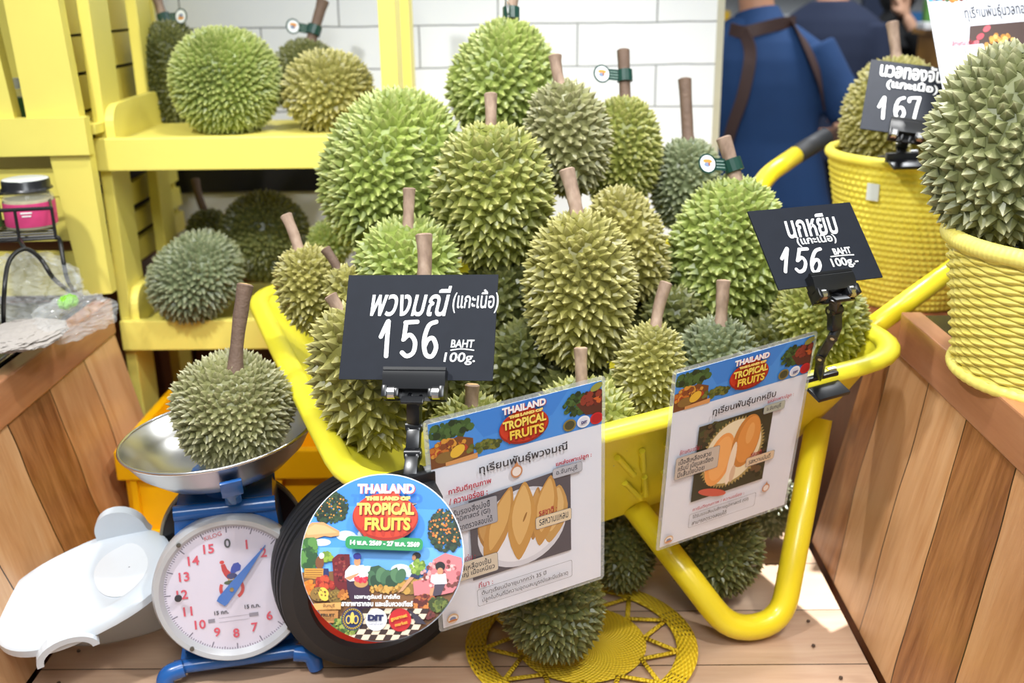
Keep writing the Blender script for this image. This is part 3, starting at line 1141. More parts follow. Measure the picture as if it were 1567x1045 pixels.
MB().lathe([(0.0, 0.003), (0.05, 0.0035), (0.103, 0.003), (0.1075, 0.0015), (0.103, 0.0002), (0.0, 0.0002)], 72, T(*mc)).build('woven_centre', WEAVE, t, angle=40)
rg = MB().lathe([(0.159, 0.0002), (0.157, 0.002), (0.160, 0.0045), (0.174, 0.005), (0.188, 0.0045), (0.1915, 0.002), (0.189, 0.0002), (0.159, 0.0002)], 96, T(*mc))
rg.build('woven_ring', WEAVE, t, angle=40)
for i in range(11):
    a = 2 * PI * i / 11 + 0.1
    da = 2 * PI / 22
    p0 = mc + Vector((0.106 * math.cos(a), 0.106 * math.sin(a), 0.003))
    sp_ = MB()
    for s in (-1, 1):
        p1 = mc + Vector((0.160 * math.cos(a + s * da), 0.160 * math.sin(a + s * da), 0.003))
        sp_.tube([p0, p1], 0.0042, 8, squash=(1, 0.55))
    sp_.build('zigzag_strut', WEAVE, t, smooth=True)

# ------------------------------------------------------------------ weighing scale
sb = PZ(372, 1030, 0)
SYAW = math.radians(13)
SM = M4(Matrix.Rotation(SYAW, 3, 'Z'), (sb.x - 0.022, sb.y + 0.085, 0))
t = thing('weighing_scale', 'blue spring weighing scale with round white dial and steel pan', 'scale', M=SM)
SCALE = t


def sc_build(mb, name, mat, par=None, **kw):
    return mb.build(name, mat, par or t, world=False, **kw)


b = MB()
b.box((0, -0.005, 0.022), (0.185, 0.16, 0.014), bev=0.004)
b.tube([(-0.10, -0.085, 0.026), (0.10, -0.085, 0.026)], 0.011, 12)
b.tube([(-0.10, 0.075, 0.026), (0.10, 0.075, 0.026)], 0.011, 12)
for sx in (-1, 1):
    for sy in (-0.095, 0.080):
        b.tube(bent([Vector((sx * 0.085, sy, 0.03)), Vector((sx * 0.112, sy - 0.004, 0.026)), Vector((sx * 0.117, sy - 0.008, 0.0))], 0.012), [0.014] * 8 + [0.012] , 12)
sc_build(b, 'base', BLUE, smooth=False, angle=40)
h = MB()
prof = [(0.082, 0.03), (0.082, 0.20), (0.078, 0.255), (0.070, 0.292)]
h.prism([(-0.085, 0.028), (0.085, 0.028), (0.082, 0.20), (0.076, 0.265), (0.072, 0.283), (-0.072, 0.283), (-0.076, 0.265), (-0.082, 0.20)], 0.115,
        Matrix(((1, 0, 0, 0), (0, 0, 1, -0.055), (0, 1, 0, 0), (0, 0, 0, 1))))
h.tube([(-0.076, -0.052, 0.276), (0.076, -0.052, 0.276)], 0.012, 12)
h.tube([(-0.076, 0.055, 0.276), (0.076, 0.055, 0.276)], 0.012, 12)
h.lathe([(0.032, 0.28), (0.030, 0.315), (0.05, 0.318)], 20)
sc_build(h, 'housing', BLUE, angle=35)
# dial: tilted a little back
DT = math.radians(8)
dm = Matrix.Translation((0, -0.088, 0.156)) @ Matrix.Rotation(PI / 2 - DT, 4, 'X')
dr = 0.117
bz = MB().lathe([(dr - 0.016, 0.0), (dr - 0.010, 0.010), (dr - 0.003, 0.011), (dr + 0.001, 0.004), (dr + 0.001, -0.02), (dr - 0.012, -0.045)], 72, dm)
bezel = sc_build(bz, 'bezel', plain('grey_white_bezel', '#c3c6ca', 0.3, 0.2), smooth=False, angle=50)
fc = sc_build(MB().lathe([(0, 0), (dr - 0.012, 0.0)], 64, dm), 'dial_face', plain('lilac_white_enamel', '#dcd6e6', 0.35, var=0.02))
pr = Print(disc_poly(dr - 0.014, 64), z0=0.0004)
for i in range(160):
    a = 2 * PI * i / 160
    r0 = dr - (0.026 if i % 10 == 0 else 0.021 if i % 5 == 0 else 0.0195)
    r1 = dr - 0.0165
    wd = 0.0006 if i % 10 else 0.0009
    ca, sa = math.cos(a), math.sin(a)
    pr.poly([(r0 * ca - wd * sa, r0 * sa + wd * ca), (r0 * ca + wd * sa, r0 * sa - wd * ca), (r1 * ca + wd * sa, r1 * sa - wd * ca), (r1 * ca - wd * sa, r1 * sa + wd * ca)], '#7a7488', False)
# rooster emblem
pr.poly([(-0.013, 0.040), (-0.007, 0.041), (-0.004, 0.032), (0.000, 0.027), (0.006, 0.026), (0.008, 0.020), (0.002, 0.015), (-0.004, 0.015), (-0.009, 0.022), (-0.012, 0.030)], '#c4282a')
pr.ell(-0.011, 0.044, 0.0035, 0.003, '#d8322c')
pr.poly([(0.002, 0.034), (0.006, 0.040), (0.013, 0.041), (0.017, 0.035), (0.015, 0.028), (0.009, 0.026), (0.004, 0.022), (0.000, 0.026)], '#1f3fa8')
pr.ell(0.002, 0.020, 0.008, 0.005, '#2a2f6a')
pr.poly([(-0.004, 0.016), (-0.002, 0.016), (-0.003, 0.010), (-0.005, 0.010)], '#caa23a')
pr.poly([(0.003, 0.016), (0.005, 0.016), (0.005, 0.010), (0.003, 0.010)], '#caa23a')
pr.ell(0, 0.010, 0.011, 0.0035, '#4a5a34')
for a0, a1 in ((150, 215), (-60, 30)):
    pr.poly([(0.019 * math.cos(math.radians(a0 + (a1 - a0) * i / 8)), 0.019 * math.sin(math.radians(a0 + (a1 - a0) * i / 8))) for i in range(9)] +
            [(0.014 * math.cos(math.radians(a1 - (a1 - a0) * i / 8)), 0.014 * math.sin(math.radians(a1 - (a1 - a0) * i / 8))) for i in range(9)], '#cf3a36')
for x0, x1, y in ((-0.040, -0.030, -0.046), (0.022, 0.036, -0.044)):
    pr.rect(x0, y, x1, y - 0.006, '#8f8a98')
pr.rect(-0.024, -0.046, 0.022, -0.0465, '#8f8a98')
pr.rect(-0.024, -0.053, 0.022, -0.0535, '#8f8a98')
ptk = pr.build('dial_print', fc)
ptk.matrix_basis = dm
for k in range(16):
    a = math.radians(90 - 22.5 * k)
    r = 0.074
    text(str(k), 'dial_number', fc, dm @ T(r * math.cos(a), r * math.sin(a), 0.0012), 0.0150, '#3b3f48' if k == 0 else '#d8455c', bold=0.0003)
text('KILOG', 'dial_lettering', fc, dm @ Matrix.Rotation(math.radians(13), 4, 'Z') @ T(0.0, 0.0905, 0.0012), 0.0066, '#c85a66')
text('15 กก.', 'dial_lettering', fc, dm @ T(-0.019, -0.037, 0.0012), 0.0065, '#4c4a55', bold=0.0002)
text('15 ก.ก.', 'dial_lettering', fc, dm @ T(0.028, -0.033, 0.0012), 0.0065, '#4c4a55', bold=0.0002)
nd = MB()
nm = dm @ Matrix.Rotation(math.radians(-41), 4, 'Z')
nd.prism([(-0.0075, -0.028), (0.0075, -0.028), (0.009, -0.022), (0.0075, 0.008), (0.0022, 0.066), (0.0005, 0.086), (-0.0005, 0.086), (-0.0022, 0.066), (-0.0075, 0.008), (-0.009, -0.022)], 0.0012, nm @ T(0, 0, 0.0035))
no = sc_build(nd, 'needle', plain('blue_needle', '#2c6cc0', 0.35))
sc_build(MB().lathe([(0.0032, 0.0045), (0.003, 0.0065), (0, 0.0068)], 14, dm), 'needle_pin', plain('brass_pin', '#b99a4a', 0.3, 0.8), no)
gl = sc_build(MB().lathe([(0.0, 0.0125), (0.05, 0.0115), (dr - 0.009, 0.0095)], 48, dm), 'dial_glass', clear('clear_dial_glass', '#ffffff', 0.06, 0.03), smooth=True)
for a in (38, 130, 232, 318):
    a = math.radians(a)
    sw = MB().lathe([(0.0035, 0.009), (0.0035, 0.0125), (0, 0.013)], 10, dm @ T((dr - 0.008) * math.cos(a), (dr - 0.008) * math.sin(a), 0))
    sc_build(sw, 'screw', plain('dark_screw', '#6d6a62', 0.4, 0.6), bezel)
sc_build(MB().lathe([(0.0055, 0.0096), (0.0055, 0.0125), (0, 0.013)], 12, dm @ T(-0.079, -0.001, 0)), 'adjusting_knob', plain('dark_knob', '#3a3b40', 0.4), bezel)
# pan with its cradle
pm = Matrix.Translation((0.003, 0.012, 0.302)) @ Matrix.Rotation(math.radians(-5), 4, 'Y') @ Matrix.Rotation(math.radians(-1), 4, 'X')
cr = MB()
for a in (-82, 38, 158):
    a = math.radians(a)
    cr.tube([(0.03 * math.cos(a), 0.03 * math.sin(a), -0.004), (0.10 * math.cos(a), 0.10 * math.sin(a), -0.004), (0.128 * math.cos(a), 0.128 * math.sin(a), 0.026)], 0.010, 8, pm, squash=(1.2, 0.35))
    cr.box((0, 0, 0), (0.032, 0.006, 0.036), pm @ T(0.1365 * math.cos(a), 0.1365 * math.sin(a), 0.036) @ Matrix.Rotation(a - PI / 2, 4, 'Z') @ Matrix.Rotation(math.radians(-32), 4, 'X'), bev=0.002)
cr.lathe([(0, -0.012), (0.04, -0.012), (0.04, 0.0), (0, 0.0)], 24, pm)
sc_build(cr, 'pan_cradle', BLUE, angle=40)
PR = 0.149
pan = MB().lathe([(0, 0.004), (0.058, 0.004), (0.066, 0.006), (0.100, 0.022), (0.128, 0.046), (PR - 0.004, 0.074), (PR + 0.002, 0.0765), (PR + 0.003, 0.074), (PR - 0.001, 0.070),
                  (0.131, 0.043), (0.103, 0.019), (0.068, 0.003), (0.058, 0.001), (0, 0.001)], 72, pm)
po = sc_build(pan, 'pan', STEEL, angle=40)
sc_build(MB().tube([pm @ Vector(((PR + 0.001) * math.cos(2 * PI * i / 72), (PR + 0.001) * math.sin(2 * PI * i / 72), 0.0755)) for i in range(72)], 0.0028, 8, closed=True), 'rolled_edge', plain('steel_rim_highlight', '#e6e6e6', 0.22, 1.0, var=0.02), po, smooth=True)  # rim bead in a paler steel colour, painting a highlight along the edge
# the second, rear-facing dial: its dark drum shows past the housing
bk_ = MB().lathe([(0, 0.0), (dr - 0.004, 0.0), (dr, 0.003), (dr, 0.020), (dr - 0.004, 0.024), (0, 0.026)], 64, Matrix.Translation((0, 0.066, 0.160)) @ Matrix.Rotation(-PI / 2, 4, 'X'))
ro = sc_build(bk_, 'rear_dial', plain('dark_dial_back', '#17181a', 0.35), angle=40)
sc_build(MB().tube([Matrix.Translation((0, 0.070, 0.160)) @ Vector((dr * math.cos(2 * PI * i / 72), 0, dr * math.sin(2 * PI * i / 72))) for i in range(72)], 0.0035, 8, closed=True), 'rear_bezel', plain('dull_beige_metal', '#8f8a78', 0.4, 0.4), ro, smooth=True)

# ------------------------------------------------------------------ amber crate under the shelf
t = thing('plastic_crate', 'amber yellow plastic crate standing under the shelf, behind the scale', 'crate', (-0.55, 2.1, 0))
x0, x1, y0, y1, zt = PZ(203, 818, 0.0).x + 0.005, -0.335, PZ(260, 820, 0).y, PZ(260, 820, 0).y + 0.31, PY(190, 688, PZ(260, 820, 0).y).z
cx, cy = (x0 + x1) / 2, (y0 + y1) / 2
c_ = MB()
th = 0.006
wl = x1 - x0
wd = y1 - y0
c_.box((cx, cy, 0.004), (wl, wd, 0.008))
for s in (-1, 1):
    c_.box((cx, cy + s * (wd / 2 - th / 2), zt / 2), (wl, th, zt))
    c_.box((cx + s * (wl / 2 - th / 2), cy, zt / 2), (th, wd - 2 * th, zt))
c_.build('crate_body', CRATE, t)
rm = MB()
for s in (-1, 1):
    rm.box((cx, cy + s * (wd / 2 + 0.006), zt - 0.030), (wl + 0.024, 0.014, 0.062), bev=0.004)
    rm.box((cx + s * (wl / 2 + 0.006), cy, zt - 0.030), (0.014, wd, 0.062), bev=0.004)
rm.build('rim_band', CRATE, t)
for fx in (-0.46, -0.15, 0.17, 0.47):
    MB().box((cx + fx * wl, y0 - 0.005, (zt - 0.062) / 2), (0.012, 0.010, zt - 0.064)).build('rib', CRATE, t)
MB().box((cx, y0 - 0.005, 0.008), (wl + 0.006, 0.010, 0.014)).build('foot_band', CRATE, t)

# ================================================================== signs
class Panel:
    """a flat sheet seen in the photo: corners as pixels with their depths"""

    def __init__(self, tl, tr, bl, size=None, plane=None):
        if plane:
            o, n = plane
            p = [PPL(q[0], q[1], o, n) for q in (tl, tr, bl)]
        else:
            p = [P(*q) for q in (tl, tr, bl)]
        ex = (p[1] - p[0])
        self.W = ex.length
        ex.normalize()
        ey = p[0] - p[2]
        n = ex.cross(ey).normalized()
        ey = n.cross(ex)
        self.H = (p[0] - p[2]).dot(ey)
        self.c = p[0] + ex * self.W / 2 - ey * self.H / 2
        # keep the slide of a slightly sheared outline centred
        self.c = (p[1] + p[2]) / 2
        self.R = Matrix((ex, ey, n)).transposed()
        self.M = M4(self.R, self.c)
        self.n, self.ex, self.ey = n, ex, ey

    def L(self, px, py):
        q = PPL(px, py, self.c, self.n) - self.c
        return (q.dot(self.ex), q.dot(self.ey))

    def uv(self, u, v):
        return ((u - 0.5) * self.W, (0.5 - v) * self.H)


def strokes(pts_list, wid, name, parent, mat, z=0.0006, M=None):
    """marker strokes; each list is one pull of the pen"""
    mb = MB()
    for k, pts in enumerate(pts_list):
        pts = [Vector((p[0], p[1], 0)) for p in pts]
        sp_ = smooth_path(pts, 6) if len(pts) > 2 else pts
        vs, fs = [], []
        n = len(sp_)
        for i, p in enumerate(sp_):
            d = (sp_[min(i + 1, n - 1)] - sp_[max(i - 1, 0)]).normalized()
            q = Vector((-d.y, d.x, 0)) * wid / 2
            vs += [p + q + Vector((0, 0, z + k * 0.00006)), p - q + Vector((0, 0, z + k * 0.00006))]
        for i in range(n - 1):
            fs.append((2 * i + 1, 2 * i + 3, 2 * i + 2, 2 * i))
        mb.add(vs, [tuple(reversed(f)) for f in fs])
        for e in (sp_[0], sp_[-1]):
            mb.add([(e.x + wid / 2 * math.cos(a), e.y + wid / 2 * math.sin(a), z + k * 0.00006 + 0.00003) for a in (2 * PI * j / 12 for j in range(12))], [tuple(range(12))])
    o = mb.build(name, mat, parent, world=False)
    return o


def digits(parent, panel, px0, py0, px1, py1, s, wid, which):
    """hand-drawn figures inside a pixel box on the panel"""
    G = {'1': [[(0.0, 0.55), (0.35, 0.95), (0.42, 0.98)], [(0.42, 0.98), (0.34, 0.5), (0.28, 0.0)]],
         '5': [[(0.25, 0.95), (0.13, 0.50), (0.10, 0.47)], [(0.10, 0.47), (0.45, 0.60), (0.72, 0.40), (0.62, 0.10), (0.28, 0.0), (0.02, 0.10)], [(0.22, 0.95), (0.85, 0.97)]],
         '6': [[(0.75, 0.97), (0.35, 0.86), (0.10, 0.45), (0.18, 0.06), (0.52, 0.0), (0.74, 0.25), (0.58, 0.50), (0.30, 0.46), (0.12, 0.28)]],
         '7': [[(0.02, 0.80), (0.10, 0.95), (0.80, 0.97)], [(0.80, 0.97), (0.55, 0.45), (0.38, 0.0)]]}
    n = len(which)
    for i, ch in enumerate(which):
        x0, x1 = px0 + (px1 - px0) * i / n, px0 + (px1 - px0) * (i + 0.9) / n
        sl = []
        for st in G[ch]:
            sl.append([panel.L(x0 + (x1 - x0) * a, py1 + (py0 - py1) * b) for a, b in st])
        strokes(sl, wid, 'price_digit', parent, WHITEINK)


def ptext(panel, parent, body, px, py, wpx, hpx, col='#f6f6f4', bold=0.0, shear=0.0, z=0.0006, name='lettering', mat=None):
    x, y = panel.L(px, py)
    x0, _ = panel.L(px - wpx / 2, py)
    x1, _ = panel.L(px + wpx / 2, py)
    _, ya = panel.L(px, py - hpx / 2)
    _, yb = panel.L(px, py + hpx / 2)
    return text(body, name, parent, T(x, y, z), abs(ya - yb), col, width=abs(x1 - x0), bold=bold, shear=shear, mat=mat)


def board(label, panel):
    t = thing('price_board', label, 'sign', M=panel.M)
    m = MB()
    m.box((0, 0, -0.0012), (panel.W, panel.H, 0.0024))
    m.build('chalk_panel', CHALK, t, world=False)
    return t


def clip_arm(label, panel, cpx, wpx, chain, rim_dir, lever=True):
    """black plastic sign holder: a sprung jaw on top, jointed links, a second jaw below"""
    top = panel.c + panel.ex * panel.L(*cpx)[0] + panel.ey * panel.L(*cpx)[1]
    t = thing('sign_clip', label, 'clip', chain[-1])
    w = abs(panel.L(cpx[0] + wpx / 2, cpx[1])[0] - panel.L(cpx[0] - wpx / 2, cpx[1])[0])
    M = M4(panel.R, top)
    j = MB()
    j.prism([(-0.004, 0.0), (0.012, 0.0), (0.016, -0.004), (0.016, -0.010), (0.012, -0.026), (-0.004, -0.026)], w,
            M @ Matrix(((0, 0, 1, -w / 2), (0, 1, 0, 0.012), (-1, 0, 0, 0.0), (0, 0, 0, 1))) @ Matrix.Diagonal((-1, 1, 1, 1)))
    j.box((0, 0.012, 0.012), (w, 0.004, 0.006), M)
    for s in (-1, 1):
        j.box((s * w * 0.455, -0.018, 0.006), (w * 0.09, 0.016, 0.022), M, bev=0.002)
        j.box((s * w * 0.27, -0.019, 0.004), (w * 0.08, 0.012, 0.020), M, bev=0.002)
    j.box((0, -0.016, -0.004), (w, 0.022, 0.005), M)
    jo = j.build('upper_jaw', BLK, t, angle=35)
    for s in (-1, 1):
        MB().tube([M @ Vector((s * w * 0.36 - 0.005, -0.018, 0.007)), M @ Vector((s * w * 0.36 + 0.005, -0.018, 0.007))], 0.0085, 12).build('spring', SILVER, t)
    if lever:
        MB().box((0, -0.029, 0.012), (w * 0.36, 0.012, 0.004), M, R=Matrix.Rotation(math.radians(-35), 3, 'X'), bev=0.001).build('release_tab', BLK, t)
    pts = [top - panel.ey * 0.022 + panel.n * 0.003] + chain
    for i in range(len(pts) - 1):
        a, b = pts[i], pts[i + 1]
        d = (b - a)
        ln = d.length
        d.normalize()
        zz = (panel.n - d * panel.n.dot(d)).normalized()
        xx = d.cross(zz)
        R = Matrix((xx, d, zz)).transposed()
        lk = MB()
        Ml = M4(R, (a + b) / 2)
        lk.box((0, 0, 0), (0.018, ln * 0.72, 0.013), Ml, bev=0.002)
        lk.box((0, ln * 0.36, 0), (0.010, ln * 0.34, 0.011), Ml, bev=0.002)
        for s in (-1, 1):
            lk.box((s * 0.0072, -ln * 0.40, 0), (0.005, ln * 0.24, 0.013), Ml, bev=0.0015)
        lo = lk.build('link', BLK, t, angle=40)
        if i:
            MB().tube([a - xx * 0.0105, a + xx * 0.0105], 0.0075, 14).build('hinge', BLK, lo, smooth=False, angle=40)
            MB().tube([a - xx * 0.0112, a + xx * 0.0112], 0.0032, 10).build('hinge_pin', SILVER, lo, angle=40)
    e = pts[-1]
    rd = rim_dir.normalized()
    zz = Vector((0, 0, 1))
    yy = zz.cross(rd)
    Mr = M4(Matrix((rd, yy.normalized(), zz)).transposed(), e)
    lj = MB()
    lj.box((0, -0.004, 0.0), (0.062, 0.012, 0.018), Mr, bev=0.002)
    lj.box((0, -0.022, -0.010), (0.058, 0.036, 0.006), Mr, R=Matrix.Rotation(math.radians(18), 3, 'X'), bev=0.001)
    lj.box((0, 0.020, -0.002), (0.058, 0.040, 0.005), Mr, R=Matrix.Rotation(math.radians(-8), 3, 'X'), bev=0.001)
    lj.build('lower_jaw', BLK, t, angle=40)
    MB().tube([Mr @ Vector((0.020, 0.004, 0.004)), Mr @ Vector((0.034, 0.004, 0.004))], 0.008, 12).build('spring', SILVER, t)
    return t


# --- board 156, first
p1 = Panel((537, 421, 1.405), (766, 420, 1.375), (515, 580, 1.365))
b = board('larger chalk-black price board reading 156, held over the near corner of the cart', p1)
ptext(p1, b, 'พวงมณี', 629, 461, 122, 46, bold=0.0007, shear=0.25)
ptext(p1, b, '(แกะเนื้อ)', 728, 461, 70, 36, bold=0.0003, shear=0.1)
digits(b, p1, 583, 491, 678, 545, 0, 0.0058, '156')
ptext(p1, b, 'BAHT', 708, 526, 36, 12, bold=0.0002, shear=0.1)
strokes([[p1.L(690, 536), p1.L(706, 534), p1.L(725, 536)]], 0.0015, 'underline', b, WHITEINK)
ptext(p1, b, '100g.', 703, 549, 48, 19, bold=0.0002, shear=0.1)
sm = MB()
rngc = random.Random(3)
for i in range(10):
    x, y = p1.L(rngc.uniform(520, 750), rngc.uniform(574, 584))
    sm.prism(disc_poly(0.0012 * rngc.uniform(0.4, 1), 7, x, -p1.H / 2 + abs(rngc.gauss(0, 0.002)) + 0.001), 0.0001, T(0, 0, 0.0001))
RIM1 = (KC - KB)
clip_arm('black jointed sign clip between the larger price board and the round poster', p1, (637, 582), 95,
         [P(634, 652, 1.362), P(632, 694, 1.352), P(628, 735, 1.335)], RIM1)

nw = U3.cross(Vector((0, 0, -1))).normalized()
dl2 = (PPL(1252, 578, KB - VH * 0.016, nw) - CAM).dot(CF)
# --- board 156, second
p2 = Panel((1149, 323, 1.50), (1305, 309, 1.565), (1187, 444, 1.45))
b = board('smaller chalk-black price board reading 156, held up over the back corner of the cart', p2)
ptext(p2, b, 'นกหยิบ', 1241, 345, 82, 34, bold=0.0007, shear=0.2)
ptext(p2, b, '(แกะเนื้อ)', 1249, 367, 62, 17, bold=0.0003)
digits(b, p2, 1196, 380, 1262, 416, 0, 0.0052, '156')
ptext(p2, b, 'BAHT', 1288, 384, 28, 10, bold=0.0003)
strokes([[p2.L(1271, 393), p2.L(1288, 391), p2.L(1306, 390)]], 0.0016, 'underline', b, WHITEINK)
ptext(p2, b, '100g.-', 1293, 402, 42, 17, bold=0.0003)
clip_arm('black jointed sign clip on the cart rim, holding the smaller price board', p2, (1268, 435), 66,
         [P(1277, 474, 1.49), P(1277, 510, 1.50), P(1258, 542, (1.50 + dl2) / 2), P(1252, 580, dl2)], RIM1)

# --- board 167
p3 = Panel((1336, 91, 2.02), (1458, 106, 1.99), (1313, 196, 1.98))
b = board('black price board reading 167, clipped to the crocheted basket', p3)
ptext(p3, b, 'นวลทองจันทร์', 1408, 112, 124, 24, bold=0.0008)
ptext(p3, b, '(แกะเนื้อ)', 1396, 133, 80, 17, bold=0.0006)
digits(b, p3, 1345, 149, 1414, 181, 0, 0.0054, '167')
clip_arm('black sign clip on the crocheted basket, holding the 167 board', p3, (1388, 197), 56,
         [P(1380, 222, 2.02), P(1378, 240, 2.02)], Vector((1, 0.1, 0)), lever=False)

# ------------------------------------------------------------------ the laminated posters
GREENS = ['#2f4a24', '#3d5a2c', '#24381f', '#4b6a35']
FRUITC = ['#c9742c', '#b5432a', '#d99a3a', '#8a4a26', '#7a3327']


def logo(pr, t, f, k=1.0, parent=None):
    """the campaign mark: red fruit with stacked lettering. f maps mark units (-1..1) to the sheet, k its half width"""
    def E(cx, cy, rx, ry, col, rot=0.0):
        n = 40
        c, s = math.cos(rot), math.sin(rot)
        pr.poly([f(cx + rx * math.cos(a) * c - ry * math.sin(a) * s, cy + rx * math.cos(a) * s + ry * math.sin(a) * c) for a in (2 * PI * i / n for i in range(n))], col)
    E(0, -0.10, 1.0, 0.70, '#9c2417', -0.05)
    E(0.0, -0.05, 0.97, 0.66, '#cf3a20', -0.05)
    E(0.10, 0.36, 0.38, 0.34, '#d8412a')
    E(0.35, 0.10, 0.45, 0.30, '#dd5a2a', -0.3)
    for k2 in range(5):
        E(-0.62 + 0.28 * k2, -0.52, 0.07, 0.16, '#b22d1a', 0.2)


def logo_text(t, f, z, k):
    for body, x, y, w, h, col in (('THAILAND', 0.03, 0.735, 1.74, 0.29, '#b2201c'), ('THAILAND', 0.0, 0.75, 1.74, 0.29, '#fbf6f4'),
                                  ('THE LAND OF', 0.07, 0.445, 1.36, 0.13, '#8a1d12'), ('THE LAND OF', 0.06, 0.455, 1.36, 0.13, '#f7d774'),
                                  ('TROPICAL', 0.035, 0.125, 1.74, 0.36, '#7d160e'), ('TROPICAL', 0.0, 0.145, 1.74, 0.36, '#f6dc63'),
                                  ('FRUITS', 0.115, -0.325, 1.38, 0.38, '#7d160e'), ('FRUITS', 0.08, -0.305, 1.38, 0.38, '#f4cf4f')):
        x_, y_ = f(x, y)
        z += 0.00008
        text(body, 'logo_lettering', t, T(x_, y_, z), h * k, col, width=w * k, bold=0.014 * k)


def poster(label, panel, title, tw, photo):
    t = thing('info_poster', label, 'poster', M=panel.M)
    W, H = panel.W, panel.H
    mg = 0.006
    MB().prism(round_rect(W - 2 * mg, H - 2 * mg, 0.001), 0.0005, T(0, 0, -0.00025)).build('paper_sheet', PAPER, t, world=False)
    sl = MB()
    sl.prism(round_rect(W, H, 0.006), 0.0003, T(0, 0, -0.0009))
    sl.build('laminate_sleeve', clear('clear_laminate', '#dfe6e8', 0.28, 0.08), t, world=False)
    w, h = W - 2 * mg, H - 2 * mg
    pr = Print(rect_poly(w, h), z0=0.0003)
    rng = random.Random(len(title))

    def U(u, v):
        return ((u - 0.5) * w, (0.5 - v) * h)

    def poly(q, c):
        pr.poly([U(*a) for a in q], c)

    def E(u, v, ru, rv, c, rot=0.0, n=24):
        x, y = U(u, v)
        pr.ell(x, y, ru * w, rv * h, c, rot, n)
    poly([(0, 0), (1, 0), (1, 0.205), (0, 0.205)], '#4a92e2')
    poly([(0.2, 0.0), (0.8, 0.0), (0.7, 0.10), (0.3, 0.12)], '#3f86da')
    # left fruit stall
    x, y = U(0.12, 0.05)
    pr.dots(x, y, 0.12 * w, 0.035 * h, 90, 0.0042, GREENS, rng)
    poly([(0, 0.11), (0.16, 0.085), (0.24, 0.11), (0.24, 0.205), (0, 0.205)], '#7b4a28')
    x, y = U(0.10, 0.13)
    pr.dots(x, y, 0.10 * w, 0.04 * h, 70, 0.0036, FRUITC, rng)
    x, y = U(0.30, 0.16)
    pr.dots(x, y, 0.10 * w, 0.022 * h, 60, 0.0032, ['#5e6a2c', '#7a7a34', '#464f22'], rng)
    E(0.08, 0.165, 0.055, 0.025, '#8c6a35')
    E(0.15, 0.15, 0.045, 0.024, '#e9b93c', 0.6)
    poly([(0.08, 0.188), (0.26, 0.18), (0.26, 0.205), (0.08, 0.205)], '#d99a5e')
    # right fruit bowl
    x, y = U(0.86, 0.08)
    pr.dots(x, y, 0.09 * w, 0.05 * h, 90, 0.0036, GREENS, rng)
    poly([(0.84, 0.08), (1.0, 0.05), (1.0, 0.15), (0.9, 0.14)], '#5a2f25')
    x, y = U(0.94, 0.065)
    pr.dots(x, y, 0.065 * w, 0.03 * h, 50, 0.004, ['#6b2a24', '#8e3a2c', '#c9622e', '#46221c'], rng)
    E(0.965, 0.02, 0.04, 0.016, '#9a9a45', 0.4)
    for u, c1, c2 in ((0.80, '#8a7a3c', '#4a4a30'), (0.885, '#f2f2f6', '#e4e4ee'), (0.965, '#c8252b', '#b51f27')):
        E(u, 0.168, 0.040, 0.028, c1, 0, 24)
        E(u, 0.168, 0.030, 0.021, c2, 0, 24)
    cx, cy = U(0.53, 0.105)
    k = 0.145 * w

    def f(a, b):
        return (cx + a * k, cy + b * k)
    logo(pr, t, f)
    photo(pr, poly, E, U, w, h, rng)
    # certified drop mark and the round footer mark
    E(0.055, 0.955, 0.034, 0.025, '#d8b58c')
    E(0.055, 0.957, 0.028, 0.019, '#f2e8df')
    E(0.055, 0.957, 0.018, 0.010, '#7d8fb5')
    E(0.055, 0.966, 0.026, 0.006, '#c9804a')
    pr.build('printed_picture', t)
    z = pr.z + 0.0002
    logo_text(t, f, z, k)
    x, y = U(0.885, 0.168)
    text('DIT', 'logo_lettering', t, T(x, y, z), 0.0042, '#1d2a6e', bold=0.0002)
    x, y = U(0.52, 0.262)
    text(title, 'title_lettering', t, T(x, y, z), 0.0165, '#33343a', width=tw * w, bold=0.0002)
    return t, U, w, h, z


def tx(t, U, w, z, body, u, v, wd, hh, col, bold=0.0):
    x, y = U(u, v)
    text(body, 'lettering', t, T(x + wd * w / 2, y, z), hh, col, width=wd * w, bold=bold)


def outline(t, U, z, u0, v0, u1, v1, col='#8a8d95', fill=None):
    (x0, y0), (x1, y1) = U(u0, v0), U(u1, v1)
    mb = MB()
    rr = round_rect(x1 - x0, y0 - y1, 0.003)
    n = len(rr)
    o = [(x * (1 + 0.0012 / (x1 - x0)), y * (1 + 0.0012 / (y0 - y1))) for x, y in rr]
    cx, cy = (x0 + x1) / 2, (y0 + y1) / 2
    mb.add([(cx + a, cy + b, z) for a, b in rr] + [(cx + a, cy + b, z) for a, b in o], [(i, n + i, n + (i + 1) % n, (i + 1) % n) for i in range(n)])
    if fill:
        mb.add([(cx + a, cy + b, z - 0.00002) for a, b in rr], [tuple(range(n))], 1)
    return mb.build('caption_box', [ink(col), ink(fill or '#ffffff')], t, world=False)


def capsule(a, b, wd, n=10):
    (x0, y0), (x1, y1) = a, b
    L = math.hypot(x1 - x0, y1 - y0)
    dx, dy = (x1 - x0) / L, (y1 - y0) / L
    out = []
    for i in range(2 * n):
        t_ = 2 * PI * i / (2 * n)
        # a pod: fat in the middle, narrow at the ends
        s = math.cos(t_)
        q = math.sin(t_) * (0.75 + 0.25 * math.cos(t_ * 2 + PI))
        out.append((x0 + dx * L * (s + 1) / 2 - dy * wd * q / 2, y0 + dy * L * (s + 1) / 2 + dx * wd * q / 2))
    return out


